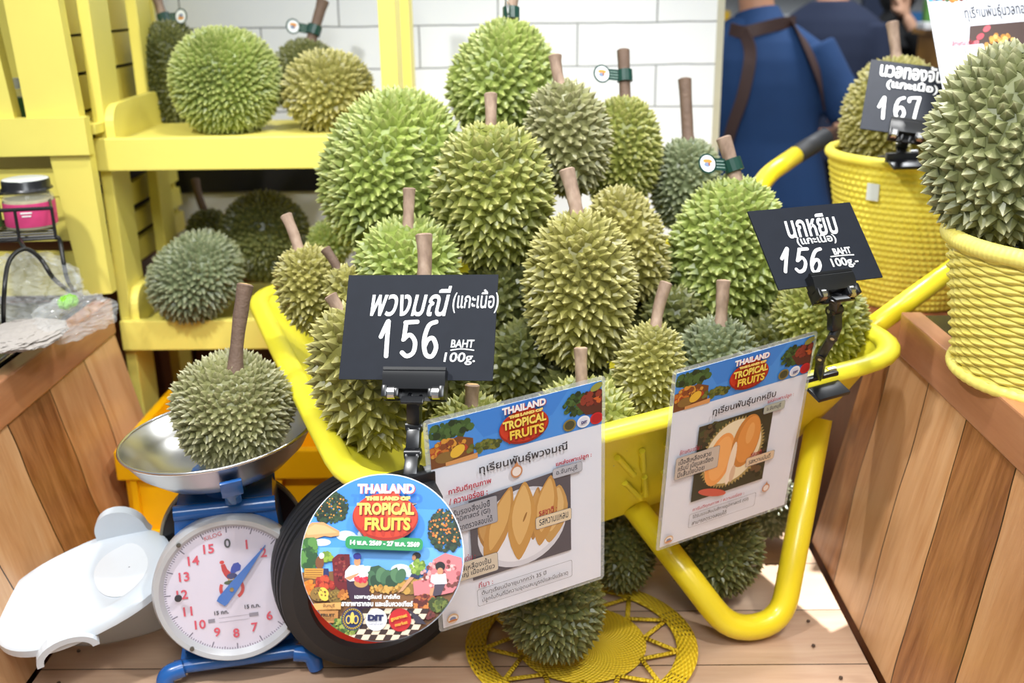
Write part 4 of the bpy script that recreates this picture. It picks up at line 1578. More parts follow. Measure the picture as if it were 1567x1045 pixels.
def photo_pods(pr, poly, E, U, w, h, rng):
    poly([(0.19, 0.395), (0.80, 0.365), (0.80, 0.795), (0.19, 0.795)], '#56525a')
    E(0.50, 0.60, 0.27, 0.195, '#d6d6de', 0.1, 36)
    E(0.50, 0.595, 0.24, 0.172, '#e9e9f0', 0.1, 36)
    for a, b, wd, c1, c2 in (((0.26, 0.47), (0.30, 0.68), 0.09, '#a87a42', '#c79a5c'), ((0.73, 0.44), (0.66, 0.72), 0.17, '#c69a5a', '#dcb678'),
                             ((0.44, 0.38), (0.27, 0.74), 0.145, '#c28f4c', '#d9ac67'), ((0.60, 0.42), (0.56, 0.68), 0.09, '#b07f42', '#c99a5a'),
                             ((0.68, 0.38), (0.60, 0.72), 0.15, '#c4924e', '#dcb06c'), ((0.52, 0.375), (0.47, 0.76), 0.17, '#c8964f', '#deb370')):
        A, B = U(*a), U(*b)
        pr.poly(capsule(A, B, wd * w), c1)
        m = (A[0] * 0.96 + B[0] * 0.04 - 0.001, A[1] * 0.96 + B[1] * 0.04)
        pr.poly(capsule(m, (A[0] * 0.2 + B[0] * 0.8 - 0.001, A[1] * 0.2 + B[1] * 0.8), wd * w * 0.68), c2)
    E(0.515, 0.55, 0.006, 0.024, '#9c6c34', -0.4)
    E(0.475, 0.315, 0.035, 0.03, '#c98a5e')
    poly([(0.455, 0.298), (0.495, 0.298), (0.475, 0.262)], '#c98a5e')
    E(0.475, 0.315, 0.026, 0.022, '#eee2da')


def photo_open(pr, poly, E, U, w, h, rng):
    poly([(0.20, 0.325), (0.76, 0.325), (0.76, 0.765), (0.20, 0.765)], '#3b3a2a')
    x, y = U(0.32, 0.38)
    pr.dots(x, y, 0.10 * w, 0.045 * h, 40, 0.005, ['#4a4f30', '#2c2a20', '#5d4c34'], rng)
    x, y = U(0.70, 0.62)
    pr.dots(x, y, 0.05 * w, 0.12 * h, 40, 0.005, ['#4f4f34', '#2a2c1e', '#6a5038'], rng)
    E(0.36, 0.745, 0.12, 0.022, '#cf5f4d', -0.4)
    n = 60
    x, y = U(0.48, 0.535)
    pts = []
    for i in range(2 * n):
        a = 2 * PI * i / (2 * n)
        r = 1.0 if i % 2 else 0.91
        c, s = math.cos(-0.2), math.sin(-0.2)
        ax, ay = 0.245 * w * r * math.cos(a), 0.205 * h * r * math.sin(a)
        pts.append((x + ax * c - ay * s, y + ax * s + ay * c))
    pr.poly(pts, '#a9935a')
    E(0.48, 0.53, 0.215, 0.182, '#efe0bd', -0.2, 36)
    E(0.385, 0.555, 0.10, 0.150, '#f0a35a', -0.18, 30)
    E(0.39, 0.55, 0.075, 0.125, '#f5b26a', -0.18, 30)
    E(0.575, 0.49, 0.105, 0.150, '#c9843f', -0.12, 30)
    E(0.59, 0.485, 0.085, 0.132, '#e0964c', -0.12, 30)
    E(0.60, 0.45, 0.03, 0.06, '#eaa961', -0.1, 20)
    E(0.48, 0.60, 0.026, 0.125, '#f2dfc6', -0.1, 20)
    E(0.50, 0.665, 0.02, 0.05, '#dcbc9c', -0.1, 20)
    E(0.80, 0.83, 0.03, 0.024, '#c98a5e')
    poly([(0.783, 0.818), (0.817, 0.818), (0.80, 0.79)], '#c98a5e')
    E(0.80, 0.83, 0.022, 0.018, '#eee2da')


def plane_for(dl, off):
    down = Vector((0, 0, -1)) * math.cos(dl) + VH * math.sin(dl)
    n = U3.cross(down).normalized()
    if n.dot(CF) > 0:
        n = -n
    return (KB - VH * off, n)


q1 = Panel((662, 641), (940, 571), (659, 973), plane=plane_for(math.radians(6), 0.034))
t, U, w, h, z = poster('laminated info sheet picturing a plate of durian flesh pods, hung on the cart side', q1, 'ทุเรียนพันธุ์พวงมณี', 0.52, photo_pods)
RD = '#b01f3c'
tx(t, U, w, z, 'การันตีคุณภาพ', 0.08, 0.325, 0.245, 0.0115, RD, 0.0002)
tx(t, U, w, z, '/ ความอร่อย :', 0.08, 0.367, 0.22, 0.0115, RD, 0.0002)
tx(t, U, w, z, 'แหล่งเพาะปลูก :', 0.71, 0.335, 0.22, 0.0095, RD, 0.0002)
outline(t, U, z, 0.69, 0.355, 0.87, 0.40, fill='#b9bac2')
tx(t, U, w, z + 0.0001, 'อ.จันทบุรี', 0.71, 0.378, 0.13, 0.0100, '#4c4d55')
outline(t, U, z, 0.03, 0.402, 0.35, 0.53, fill='#aaaab2')
for i, s in enumerate(('ได้รับรองสิ่งบ่งชี้', 'ทางภูมิศาสตร์ (GI)', 'สามารถตรวจสอบได้')):
    tx(t, U, w, z + 0.0001, s, 0.06, 0.428 + 0.038 * i, (0.25, 0.25, 0.26)[i], 0.0105, '#3c3d45')
tx(t, U, w, z, 'รสชาติ :', 0.60, 0.552, 0.11, 0.0100, RD)
outline(t, U, z, 0.58, 0.572, 0.80, 0.63, fill='#e2cfae')
tx(t, U, w, z + 0.0001, 'รสหวานแหลม', 0.60, 0.60, 0.18, 0.0100, '#3c3d45')
tx(t, U, w, z, 'ลักษณะเด่น :', 0.04, 0.665, 0.17, 0.0100, RD)
outline(t, U, z, 0.03, 0.685, 0.34, 0.775, fill='#d6c9b4')
tx(t, U, w, z + 0.0001, 'เนื้อสีเหลืองเข้ม', 0.07, 0.712, 0.23, 0.0105, '#3c3d45')
tx(t, U, w, z + 0.0001, 'เม็ดใหญ่ เนื้อเหนียว', 0.05, 0.748, 0.27, 0.0105, '#3c3d45')
tx(t, U, w, z, 'ที่มา :', 0.22, 0.825, 0.085, 0.0100, RD)
outline(t, U, z, 0.21, 0.848, 0.80, 0.935)
tx(t, U, w, z, 'ต้นทุเรียนมีอายุมากกว่า 35 ปี', 0.235, 0.873, 0.40, 0.0098, '#44454d')
tx(t, U, w, z, 'ปลูกในดินที่มีความอุดมสมบูรณ์และมีแร่ธาตุ', 0.235, 0.91, 0.54, 0.0098, '#44454d')

q2 = Panel((1033, 567), (1255, 505), (1001, 845), plane=plane_for(math.radians(13), 0.030))
t, U, w, h, z = poster('laminated info sheet picturing an opened durian with orange flesh, hung on the cart side', q2, 'ทุเรียนพันธุ์นกหยิบ', 0.47, photo_open)
tx(t, U, w, z, 'แหล่งเพาะปลูก :', 0.70, 0.295, 0.20, 0.0095, RD)
outline(t, U, z, 0.68, 0.315, 0.84, 0.36, fill='#b4b8a8')
tx(t, U, w, z + 0.0001, 'จ.จันทบุรี', 0.70, 0.338, 0.11, 0.0100, '#4c4d55')
tx(t, U, w, z, 'ลักษณะเด่น :', 0.07, 0.435, 0.16, 0.0095, RD)
outline(t, U, z, 0.05, 0.465, 0.37, 0.59, fill='#c9bcae')
for i, s in enumerate(('เนื้อสีเหลืองสวย', 'ครีมมี่ เนียนละเอียด', 'มีเส้นใยน้อย')):
    tx(t, U, w, z + 0.0001, s, 0.07, 0.492 + 0.036 * i, (0.24, 0.26, 0.20)[i], 0.0105, '#3c3d45')
tx(t, U, w, z, 'รสชาติ :', 0.63, 0.585, 0.10, 0.0090, RD)
outline(t, U, z, 0.60, 0.60, 0.82, 0.65, fill='#e0c7a6')
tx(t, U, w, z + 0.0001, 'รสหวานมันดี', 0.62, 0.625, 0.17, 0.0095, '#3c3d45')
tx(t, U, w, z, 'การันตีคุณภาพ / ความอร่อย :', 0.22, 0.815, 0.40, 0.0090, RD)
outline(t, U, z, 0.20, 0.838, 0.72, 0.92)
tx(t, U, w, z, 'ได้รับรองสิ่งบ่งชี้ทางภูมิศาสตร์ (GI)', 0.225, 0.862, 0.44, 0.0090, '#44454d')
tx(t, U, w, z, 'สามารถตรวจสอบได้', 0.225, 0.898, 0.27, 0.0090, '#44454d')

# ------------------------------------------------------------------ the round campaign poster
qd = Panel((460, 728, 1.318), (706, 728, 1.308), (460, 978, 1.272))
t = thing('round_poster', 'round campaign poster with a red fruit mark on blue sky, before the cart wheel', 'poster', M=qd.M)
RX = qd.W / 2
MB().prism(disc_poly(RX, 72), 0.0016, T(0, 0, -0.0016)).build('board_disc', PAPER, t, world=False)
pr = Print(disc_poly(RX - 0.0012, 64), z0=0.0)
kz = RX / 497.0


def zf(x, y):
    return ((x - 515) * kz, (512 - y) * kz)


def zp(q, c):
    pr.poly([zf(*a) for a in q], c)


def ze(x, y, rx, ry, c, rot=0.0, n=20):
    X, Y = zf(x, y)
    pr.ell(X, Y, rx * kz, ry * kz, c, rot, n)


def zd(x, y, rx, ry, n, r, cols):
    X, Y = zf(x, y)
    pr.dots(X, Y, rx * kz, ry * kz, n, r * kz, cols, rngd)


rngd = random.Random(11)
zp([(0, 0), (1045, 0), (1045, 1045), (0, 1045)], '#4a94ea')
zp([(0, 0), (1045, 0), (1045, 240), (0, 200)], '#3b84e0')
zp([(0, 460), (1045, 460), (1045, 660), (0, 660)], '#69abf0')
for x, y, a, b_ in ((290, 390, 60, 30), (330, 405, 50, 22), (400, 378, 40, 22), (140, 430, 60, 22), (630, 590, 60, 34), (430, 590, 40, 22), (680, 610, 40, 24)):
    ze(x, y, a, b_, '#d5e4f7')
    ze(x - 5, y - 4, a * 0.7, b_ * 0.7, '#eef4fb')
zd(190, 220, 110, 95, 380, 10, ['#1f3322', '#2b4429', '#16261b', '#38502e'])
zd(190, 220, 95, 85, 36, 5, ['#c97f2c', '#d9953a'])
zd(910, 350, 115, 130, 460, 10, ['#1f3322', '#2b4429', '#16261b', '#33452b'])
zd(900, 330, 100, 115, 66, 6, ['#c9682c', '#d98a3a', '#cf7a30'])
zp([(30, 350), (80, 312), (150, 310), (250, 362), (252, 388), (200, 398), (160, 392), (110, 408), (60, 402), (25, 415)], '#d99a66')
zp([(35, 360), (100, 322), (160, 330), (240, 372), (150, 380), (60, 388)], '#e6ae7a')
zp([(90, 400), (100, 400), (112, 540), (100, 540)], '#7a5a3a')
# ground and stalls
zp([(0, 610), (250, 600), (480, 650), (700, 650), (1045, 640), (1045, 1045), (0, 1045)], '#7a5230')
zd(70, 510, 50, 90, 70, 22, ['#3c6a34', '#5a8a45', '#2e5230'])
zd(180, 520, 34, 26, 24, 14, ['#8aa83c', '#6d8c34'])
ze(140, 550, 26, 40, '#7a4a2e')
ze(150, 510, 16, 18, '#e9e2da')
zp([(150, 585), (195, 585), (200, 630), (150, 625)], '#2b3060')
zp([(50, 585), (165, 585), (165, 650), (50, 640)], '#c9913e')
for k_ in range(4):
    zp([(55, 594 + 13 * k_), (160, 594 + 13 * k_), (160, 598 + 13 * k_), (55, 598 + 13 * k_)], '#8a5a28')
zd(180, 670, 60, 34, 46, 14, ['#a83226', '#c24a2e', '#8e2620'])
zd(80, 700, 40, 40, 40, 12, ['#d9822c', '#c96e24'])
zp([(215, 530), (250, 500), (320, 500), (330, 600), (440, 640), (455, 720), (300, 740), (235, 680)], '#6b1a22')
zd(280, 590, 50, 70, 36, 9, ['#8a2f30', '#4f1218', '#93443a'])
zd(700, 680, 220, 40, 80, 20, ['#a8823e', '#8a6a30', '#b98f45'])
zp([(440, 640), (450, 575), (500, 565), (560, 600), (610, 575), (640, 640), (600, 700), (500, 700)], '#33523a')
for k_ in range(7):
    ze(455 + 30 * k_, 640 + 26 * math.sin(k_ * 2.0), 30, 44, ('#44694a', '#2b4632', '#547a56')[k_ % 3], 0.5 * math.sin(k_ * 1.7))
zd(540, 705, 90, 22, 50, 10, ['#b9893f', '#a5742f', '#c79a4e'])
# sitter with basket
zp([(310, 650), (440, 650), (470, 840), (390, 840), (320, 740)], '#3a2238')
zp([(300, 600), (330, 565), (410, 565), (440, 620), (430, 650), (330, 660), (298, 640)], '#eceaf0')
ze(370, 545, 20, 26, '#c99268')
ze(368, 512, 24, 20, '#2c2f8a')
zp([(298, 640), (330, 655), (380, 618), (385, 608)], '#c99268')
ze(398, 668, 42, 28, '#b98a54')
zd(398, 648, 38, 14, 24, 10, ['#c2283c', '#d6485a'])
# runner with bananas
ze(728, 508, 26, 20, '#1c1a1c')
ze(712, 520, 12, 16, '#b9805c')
zp([(690, 560), (720, 535), (755, 560), (745, 620), (700, 620)], '#eceaf0')
zp([(700, 615), (750, 615), (745, 640), (690, 636)], '#2a3050')
zp([(690, 632), (715, 636), (650, 715), (620, 725), (640, 700)], '#c39068')
zd(735, 570, 40, 40, 40, 12, ['#7a9a3c', '#5c7a2e', '#93ac4a'])
# flowered armchair with a boy
zp([(830, 530), (900, 492), (1000, 520), (1010, 640), (950, 720), (860, 740), (720, 740), (710, 660), (790, 640)], '#c9767a')
zd(880, 620, 120, 90, 60, 11, ['#d99a98', '#8e3d3e', '#a85258', '#e2b2ac', '#6f3a34'])
ze(872, 570, 30, 28, '#1a1718')
ze(872, 598, 18, 20, '#c08a66')
zp([(820, 620), (905, 615), (915, 670), (850, 680), (815, 660)], '#e8e4e8')
zp([(840, 675), (905, 672), (880, 735), (830, 745)], '#4a3f4c')
zp([(815, 700), (840, 690), (825, 760), (808, 758)], '#c08a66')
# fruit heaps
zd(790, 790, 70, 50, 60, 14, ['#7a2f28', '#a85a34', '#59231f', '#c4783a'])
zd(870, 790, 62, 40, 70, 12, ['#4d5a28', '#6a7434', '#38421e'])
zd(780, 850, 60, 30, 50, 10, ['#4a2624', '#682f2c', '#7a3d34'])
ze(150, 735, 55, 42, '#8a6a34')
ze(178, 735, 30, 42, '#e6c04a', 0.5)
ze(250, 750, 46, 42, '#7d6430')
zd(150, 735, 40, 34, 26, 5, ['#5d4620', '#a5843f'])
zd(250, 750, 40, 34, 36, 5, ['#59431d', '#9a7c3a'])
zd(300, 740, 30, 30, 26, 10, ['#c4803a', '#a8622a'])
zp([(120, 790), (285, 782), (285, 822), (125, 828)], '#d9a05c')
zp([(150, 830), (270, 828), (270, 900), (200, 900)], '#b98148')
# chequered floor
for r_ in range(6):
    for c_i in range(9):
        if (r_ + c_i) % 2:
            y0_, y1_ = 815 + r_ * 30, 815 + (r_ + 1) * 30
            x0_ = 420 + c_i * 44 - r_ * 16
            zp([(x0_, y0_), (x0_ + 44, y0_), (x0_ + 28, y1_), (x0_ - 16, y1_)], '#e2cdb2')
        else:
            y0_, y1_ = 815 + r_ * 30, 815 + (r_ + 1) * 30
            x0_ = 420 + c_i * 44 - r_ * 16
            zp([(x0_, y0_), (x0_ + 44, y0_), (x0_ + 28, y1_), (x0_ - 16, y1_)], '#3a2622')
zd(310, 920, 80, 55, 110, 10, ['#4d6a2c', '#7a8a3c', '#38501f', '#9aa04a'])
zp([(690, 820), (760, 860), (800, 905), (740, 900)], '#3a3440')
for x, y, r_, c1 in ((360, 876, 66, '#23305c'), (502, 880, 63, '#f4f2f6'), (643, 880, 66, '#b81f24')):
    ze(x, y, r_, r_, c1, 0, 40)
ze(360, 876, 60, 60, '#c9a545', 0, 40)
ze(360, 876, 50, 50, '#23305c', 0, 40)
for a_ in range(28):
    ze(360 + 55 * math.cos(a_ * PI / 14), 876 + 55 * math.sin(a_ * PI / 14), 4, 4, '#3a3418', 0, 6)
for dx_ in (-22, 22):
    ze(360 + dx_, 880, 17, 26, '#d6b24e', 0, 16)
    ze(360 + dx_, 880, 10, 18, '#23305c', 0, 16)
ze(360, 870, 12, 34, '#e0bf5c', 0, 16)
# banner
gb = [(300 + x, y) for x, y in ()]
X, Y = zf(535, 438)
rrb = round_rect(470 * kz, 76 * kz, 30 * kz)
ca, sa = math.cos(-0.03), math.sin(-0.03)
pr.poly([(X + a * ca - b_ * sa, Y + a * sa + b_ * ca) for a, b_ in rrb], '#2f8f55')
cx, cy = zf(537, 262)
kk = 200 * kz


def fd(a, b_):
    return (cx + a * kk, cy + b_ * kk)


logo(pr, t, fd)
pr.build('printed_picture', t)
z = pr.z + 0.0002
logo_text(t, fd, z, kk)


def zt_(body, x, y, wd, hh, col, bold=0.0, rot=0.0, name='lettering'):
    X, Y = zf(x, y)
    text(body, name, t, T(X, Y, z) @ Matrix.Rotation(rot, 4, 'Z'), hh * kz, col, width=wd * kz, bold=bold)


zt_('14 พ.ค. 2569 - 27 พ.ค. 2569', 540, 438, 420, 30, '#f6fbf7', 0.0003, -0.03)
zt_('เฉพาะกูร์เมต์ มาร์เก็ต', 505, 750, 270, 34, '#fbfbfb', 0.0002)
zt_('สาขาพารากอน และเอ็มควอเทียร์', 505, 786, 425, 34, '#fbfbfb', 0.0002)
zt_('DIT', 500, 868, 96, 36, '#1d2250', 0.0006, 0, 'logo_lettering')
zt_('กรมการค้าภายใน', 502, 902, 90, 13, '#1d2250', 0, 0, 'logo_lettering')
zt_('gourmet', 638, 868, 100, 26, '#e9a53c', 0.0002, 0.25, 'logo_lettering')
zt_('market', 652, 900, 76, 20, '#e9a53c', 0.0001, 0.25, 'logo_lettering')
zt_('จันทบุรี', 218, 803, 70, 26, '#4a2f18', 0.0001)
zt_('FRUIT', 215, 856, 84, 18, '#3f2a18', 0.0002)

# ------------------------------------------------------------------ third info sheet, behind the big durian
q3 = Panel((1441, -38, 1.86), (1640, -56, 1.86), (1430, 232, 1.80))
t = thing('info_poster', 'white info sheet on a stand behind the huge durian, top right', 'poster', M=q3.M)
W, H = q3.W, q3.H
MB().prism(round_rect(W, H, 0.002), 0.002, T(0, 0, -0.002)).build('paper_sheet', PAPER, t, world=False)
pr = Print(rect_poly(W - 0.004, H - 0.004), z0=0.0)


def U3v(u, v):
    return ((u - 0.5) * W, (0.5 - v) * H)


pr.poly([U3v(0, 0), U3v(1, 0), U3v(1, 0.15), U3v(0, 0.15)], '#4a92e2')
X, Y = U3v(0.2, 0.13)
pr.dots(X, Y, 0.2 * W, 0.03 * H, 60, 0.004, FRUITC + GREENS, random.Random(4))
pr.poly([q3.L(1484, 40), q3.L(1600, 30), q3.L(1595, 150), q3.L(1478, 160)], '#4d3a35')
for px_, py_, r_, c1 in ((1510, 44, 0.008, '#d9606a'), (1500, 56, 0.008, '#d0525e'), (1493, 66, 0.007, '#e0707a')):
    X, Y = q3.L(px_, py_)
    pr.ell(X, Y, r_, r_ * 0.6, c1, 0.6)
X, Y = q3.L(1535, 76)
pr.dots(X, Y, 0.03, 0.03, 120, 0.004, ['#d9a24c', '#b98134', '#e6b86a', '#c99044'], random.Random(5))
pr.build('printed_picture', t)
zz = pr.z + 0.0002
ptext(q3, t, 'ทุเรียนพันธุ์นวลทองจันทร์', 1540, 17, 130, 24, '#33343a', 0.0002, z=zz, name='title_lettering')
ptext(q3, t, 'ลักษณะเด่น :', 1475, 65, 38, 9, RD, 0.0001, z=zz)
X0, Y0 = q3.L(1452, 72)
X1, Y1 = q3.L(1510, 96)
outline(t, lambda u, v: (u, v), zz, X0, Y0, X1, Y1, fill='#dfe3ea')
ptext(q3, t, 'เนื้อเหลืองทอง', 1478, 79, 40, 9, '#6c6d75', z=zz + 0.0001)
ptext(q3, t, 'เนื้อแน่น', 1470, 89, 28, 9, '#6c6d75', z=zz + 0.0001)
bt = q3.c - q3.ey * H / 2
MB().tube([bt + q3.ey * 0.02 - q3.n * 0.008, Vector((bt.x, bt.y, 0.481))], 0.007, 10).build('stand_pole', BLK, t)
MB().lathe([(0, 0.012), (0.045, 0.010), (0.05, 0.0), (0, 0)], 24, T(bt.x, bt.y, 0.481)).build('stand_foot', BLK, t, angle=40)

# ================================================================== the yellow display shelf
t = thing('display_shelf', 'pale yellow wooden two-tier shelf against the tiled wall, holding durians', 'shelf', (-0.58, 2.28, 0))
SY = 2.15
xl0, xl1 = PY(158, 300, SY).x, PY(176, 300, SY).x
xr0, xr1 = PY(580, 60, SY).x, PY(606, 60, SY).x
ztop = PY(140, -60, SY).z
for xa, xb in ((xl0, xl1), (xr0, xr1)):
    MB().box(((xa + xb) / 2, SY + 0.05, ztop / 2), (xb - xa, 0.10, ztop), bev=0.003).build('post', YEL, t)
    MB().box(((xa + xb) / 2, SY + 0.31, ztop / 2), (xb - xa, 0.09, ztop), bev=0.003).build('post', YEL, t)
for (ya, yb, pxa) in ((212, 262, 145), (491, 536, 188)):
    z1, z0 = PY(pxa, ya, SY - 0.02).z, PY(pxa, yb, SY - 0.02).z
    xa, xb = PY(pxa, (ya + yb) / 2, SY - 0.02).x - 0.003, xr1 + 0.02
    MB().box(((xa + xb) / 2, SY - 0.012, (z0 + z1) / 2), (xb - xa, 0.022, z1 - z0), bev=0.003).build('front_lip', YEL, t)
    MB().box(((xl0 + xr1) / 2, SY + 0.16, z0 + (0.050 if ya < 300 else 0.045)), (xr1 - xl0 - 0.01, 0.32, 0.018)).build('tray_board', YEL, t)
    for xs in (xl1 + 0.010, xr0 - 0.010):
        poly = [(SY - 0.005, z0 + 0.01), (SY - 0.005, z1 + 0.022)]
        for k in range(7):
            a = PI - k * PI / 12
            poly.append((SY + 0.04 + 0.045 * math.cos(a), z1 + 0.022 + 0.042 * math.sin(a)))
        poly += [(SY + 0.31, z1 + 0.066), (SY + 0.31, z0 + 0.01)]
        MB().prism(poly, 0.018, Matrix(((0, 0, 1, xs - 0.009), (1, 0, 0, 0), (0, 1, 0, 0), (0, 0, 0, 1)))).build('side_board', YEL, t)

# ------------------------------------------------------------------ the yellow slatted stand
t = thing('slatted_stand', 'yellow painted slatted crate stand on the left counter', 'stand', (-1.05, 2.3, 0.428))
NY = 2.08


def quadboard(mb, q, y, th):
    f = [PY(px, py, y) for px, py in q]
    b_ = [p + Vector((0, th, 0)) for p in f]
    mb.add(f + b_, [(3, 2, 1, 0), (4, 5, 6, 7), (0, 1, 5, 4), (1, 2, 6, 5), (2, 3, 7, 6), (3, 0, 4, 7)])


for nm, q, y, th in (('stile', [(3, -10), (86, -10), (123, 187), (42, 187)], NY, 0.03), ('stile', [(-66, -10), (-24, -10), (24, 187), (-16, 187)], NY, 0.03),
                     ('rail', [(-90, 184), (128, 180), (137, 237), (-90, 242)], NY - 0.015, 0.028), ('stile', [(75, 236), (136, 234), (171, 449), (128, 452)], NY - 0.004, 0.03),
                     ('slat', [(-90, 262), (90, 258), (110, 300), (-90, 304)], NY + 0.02, 0.016), ('slat', [(-90, 306), (90, 302), (118, 368), (-90, 372)], NY + 0.02, 0.016),
                     ('slat', [(-90, 388), (112, 386), (128, 451), (-90, 455)], NY + 0.02, 0.016)):
    mb = MB()
    quadboard(mb, q, y, th)
    mb.build(nm, YEL, t)
sx0 = PY(172, 449, NY)
sx1 = PY(86, -10, NY)


def side_x(z):
    return -0.035 + sx0.x + (sx1.x - sx0.x) * (z - sx0.z) / (sx1.z - sx0.z)


zc = [PY(100, y, NY).z for y in (-30, 56, 61, 118, 124, 178, 185, 300, 320, 357, 370, 403, 415, 449)]
for i in range(0, 14, 2):
    z1, z0 = zc[i], zc[i + 1]
    a, b_ = Vector((side_x(z0), NY + 0.03, z0)), Vector((side_x(z1), NY + 0.03, z1))
    vs = []
    for p in (a, b_):
        for yy in (NY + 0.032, 2.70):
            for dx in (0, -0.016):
                vs.append(Vector((p.x + dx, yy, p.z)))
    MB().add(vs, [(0, 2, 6, 4), (1, 5, 7, 3), (0, 4, 5, 1), (2, 3, 7, 6), (0, 1, 3, 2), (4, 6, 7, 5)]).build('slat', YEL, t)
zb_ = zc[-1]
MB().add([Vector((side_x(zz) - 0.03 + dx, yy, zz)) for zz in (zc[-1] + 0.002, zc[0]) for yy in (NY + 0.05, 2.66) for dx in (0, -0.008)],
         [(0, 2, 6, 4), (1, 5, 7, 3), (0, 4, 5, 1), (2, 3, 7, 6), (0, 1, 3, 2), (4, 6, 7, 5)]).build('gap_shade_sheet', plain('painted_gap_shade', '#33230f', 0.7), t)  # added dark sheet: paints the shade of the hollow behind the slat gaps
MB().box((sx0.x - 0.40, 2.69, (zb_ + 1.35) / 2), (0.70, 0.02, 1.35 - zb_)).build('back_board', YEL, t)
MB().box((sx1.x - 0.32, 2.38, zc[6] - 0.02), (0.70, 0.56, 0.018)).build('inner_shelf', YEL, t)

GL = clear('clear_glass_jar', '#e8ead8', 0.25, 0.04)
bp = Vector((PY(26, 160, 2.16).x, 2.16, zc[6] - 0.011))
t = thing('bottle', 'slim bottle with white cap inside the slatted stand', 'bottle', bp)
MB().lathe([(0, 0), (0.018, 0), (0.019, 0.004), (0.019, 0.055), (0.012, 0.066), (0.012, 0.07), (0, 0.07)], 24, T(*bp)).build('body', GL, t, angle=40)
MB().lathe([(0.0194, 0.006), (0.0194, 0.05)], 24, T(*bp)).build('label', plain('dark_green_label', '#2f5a33', 0.5, var=0.3, vscale=80), t, smooth=True)
MB().lathe([(0, 0.088), (0.0135, 0.088), (0.0135, 0.068), (0, 0.068)], 24, T(*bp)).build('cap', WHITEP, t, angle=40)

# ------------------------------------------------------------------ things on the left counter
ZC = 0.4215
tp = PZ(25, 500, ZC)
t = thing('metal_tray', 'dark metal tray with a bright edge on the left counter, under the cloth and bags', 'tray', (-1.02, 1.83, ZC))
MB().box((-1.06, 1.80, ZC + 0.003), (0.30, 0.52, 0.006), bev=0.002).build('tray_base', plain('dark_tray_metal', '#3a3d44', 0.3, 0.7), t)
for s in (-1, 1):
    MB().tube([(-1.06 + s * 0.15, 1.54, ZC + 0.008), (-1.06 + s * 0.15, 2.06, ZC + 0.008)], 0.004, 8).build('tray_edge', SILVER, t, smooth=True)


def crumple(name, label, cat, px, py, d, rx, ry, rz, mat, seed, amp=0.28, f=9.0):
    c = P(px, py, d)
    rng = np.random.RandomState(seed)
    dirs = rng.normal(size=(26, 3))
    phs = rng.uniform(0, 6.28, 26)
    am = rng.uniform(0.3, 1.0, 26) / np.linalg.norm(dirs, axis=1)
    mb = MB().ellipsoid((0, 0, 0), (1, 1, 1), 72, 44)
    out = []
    for v in mb.v:
        k = 0
        for q in range(26):
            k += am[q] * abs(math.sin(float(dirs[q].dot(np.array(v))) * f * 0.9 + phs[q]))
        s = 1 + amp * (k / 10 - 0.55)
        out.append(Vector((v.x * rx * s, v.y * ry * s, v.z * rz * s)) + c)
    mb.v = out
    o = mb.build(name, mat, None, smooth=False)
    o.data.transform(Matrix.Translation(-c))
    o.location = c
    tag(o, label, cat)
    return o


BAG = clear('crumpled_clear_film', '#eef2f4', 0.15, 0.03)
crumple('plastic_bag', 'crumpled clear plastic bag heaped under the jar rack', 'bag', 40, 440, 1.93, 0.085, 0.08, 0.055, BAG, 3, 0.8)
crumple('plastic_bag', 'small crumpled clear plastic bag hanging over the counter edge', 'bag', 112, 484, 1.89, 0.045, 0.07, 0.022, BAG, 5, 0.9)
crumple('cloth', 'grey crumpled cloth on the metal tray at the left edge', 'cloth', 36, 513, 1.80, 0.052, 0.075, 0.013, plain('grey_cloth', '#a9a29c', 0.9, var=0.12, bump=0.2), 8, 0.6)
crumple('wrapper', 'lime green wrapper scrap among the plastic bags', 'wrapper', 104, 462, 1.90, 0.014, 0.02, 0.011, plain('lime_plastic', '#79b829', 0.4), 12, 0.6)

t = thing('wire_rack', 'black wire rack with curved legs, holding the jars on the left counter', 'rack', P(45, 385, 1.97))


def wp(*q):
    return [P(*a) for a in q]


RKZ = P(50, 356, 1.95).z
pf = MB()
A0, A1 = P(-40, 368, 1.90), P(84, 352, 1.92)
B0, B1 = P(-30, 335, 2.06), P(78, 322, 2.08)
for q in (A0, A1, B0, B1):
    q.z = RKZ - 0.004
for k in range(9):
    f = k / 8
    pf.tube([A0.lerp(B0, f), A1.lerp(B1, f)], 0.0022, 6)
pf.tube([A0, A1, B1, B0], 0.0035, 8, closed=True)
pf.build('rack_shelf', BLKM, t)
rl = [q + Vector((0, 0, 0.055)) for q in (A0, A1, B1, B0)]
MB().tube(rl, 0.0035, 8, closed=True).build('guard_rail', BLKM, t)
for q, r in zip((A0, A1, B1, B0), rl):
    MB().tube([q, r], 0.003, 8).build('upright', BLKM, t)
MB().tube([A0.lerp(A1, 0.55), A0.lerp(A1, 0.55) + Vector((0, 0, 0.055))], 0.003, 8).build('upright', BLKM, t)
zt_y = ZC + 0.0065
MB().tube(smooth_path([A1, P(92, 370, 1.93), P(104, 430, 1.95), PZ(126, 455, zt_y)], 8), 0.004, 8).build('leg', BLKM, t, smooth=True)
MB().tube(smooth_path([PZ(6, 520, zt_y + 0.002), P(6, 455, 1.79), P(14, 400, 1.82), P(38, 381, 1.85), P(62, 396, 1.87), P(84, 428, 1.90), PZ(116, 452, zt_y)], 8), 0.004, 8).build('leg', BLKM, t, smooth=True)
MB().tube([P(38, 381, 1.85), A0.lerp(A1, 0.55)], 0.004, 8).build('leg_stay', BLKM, t, smooth=True)


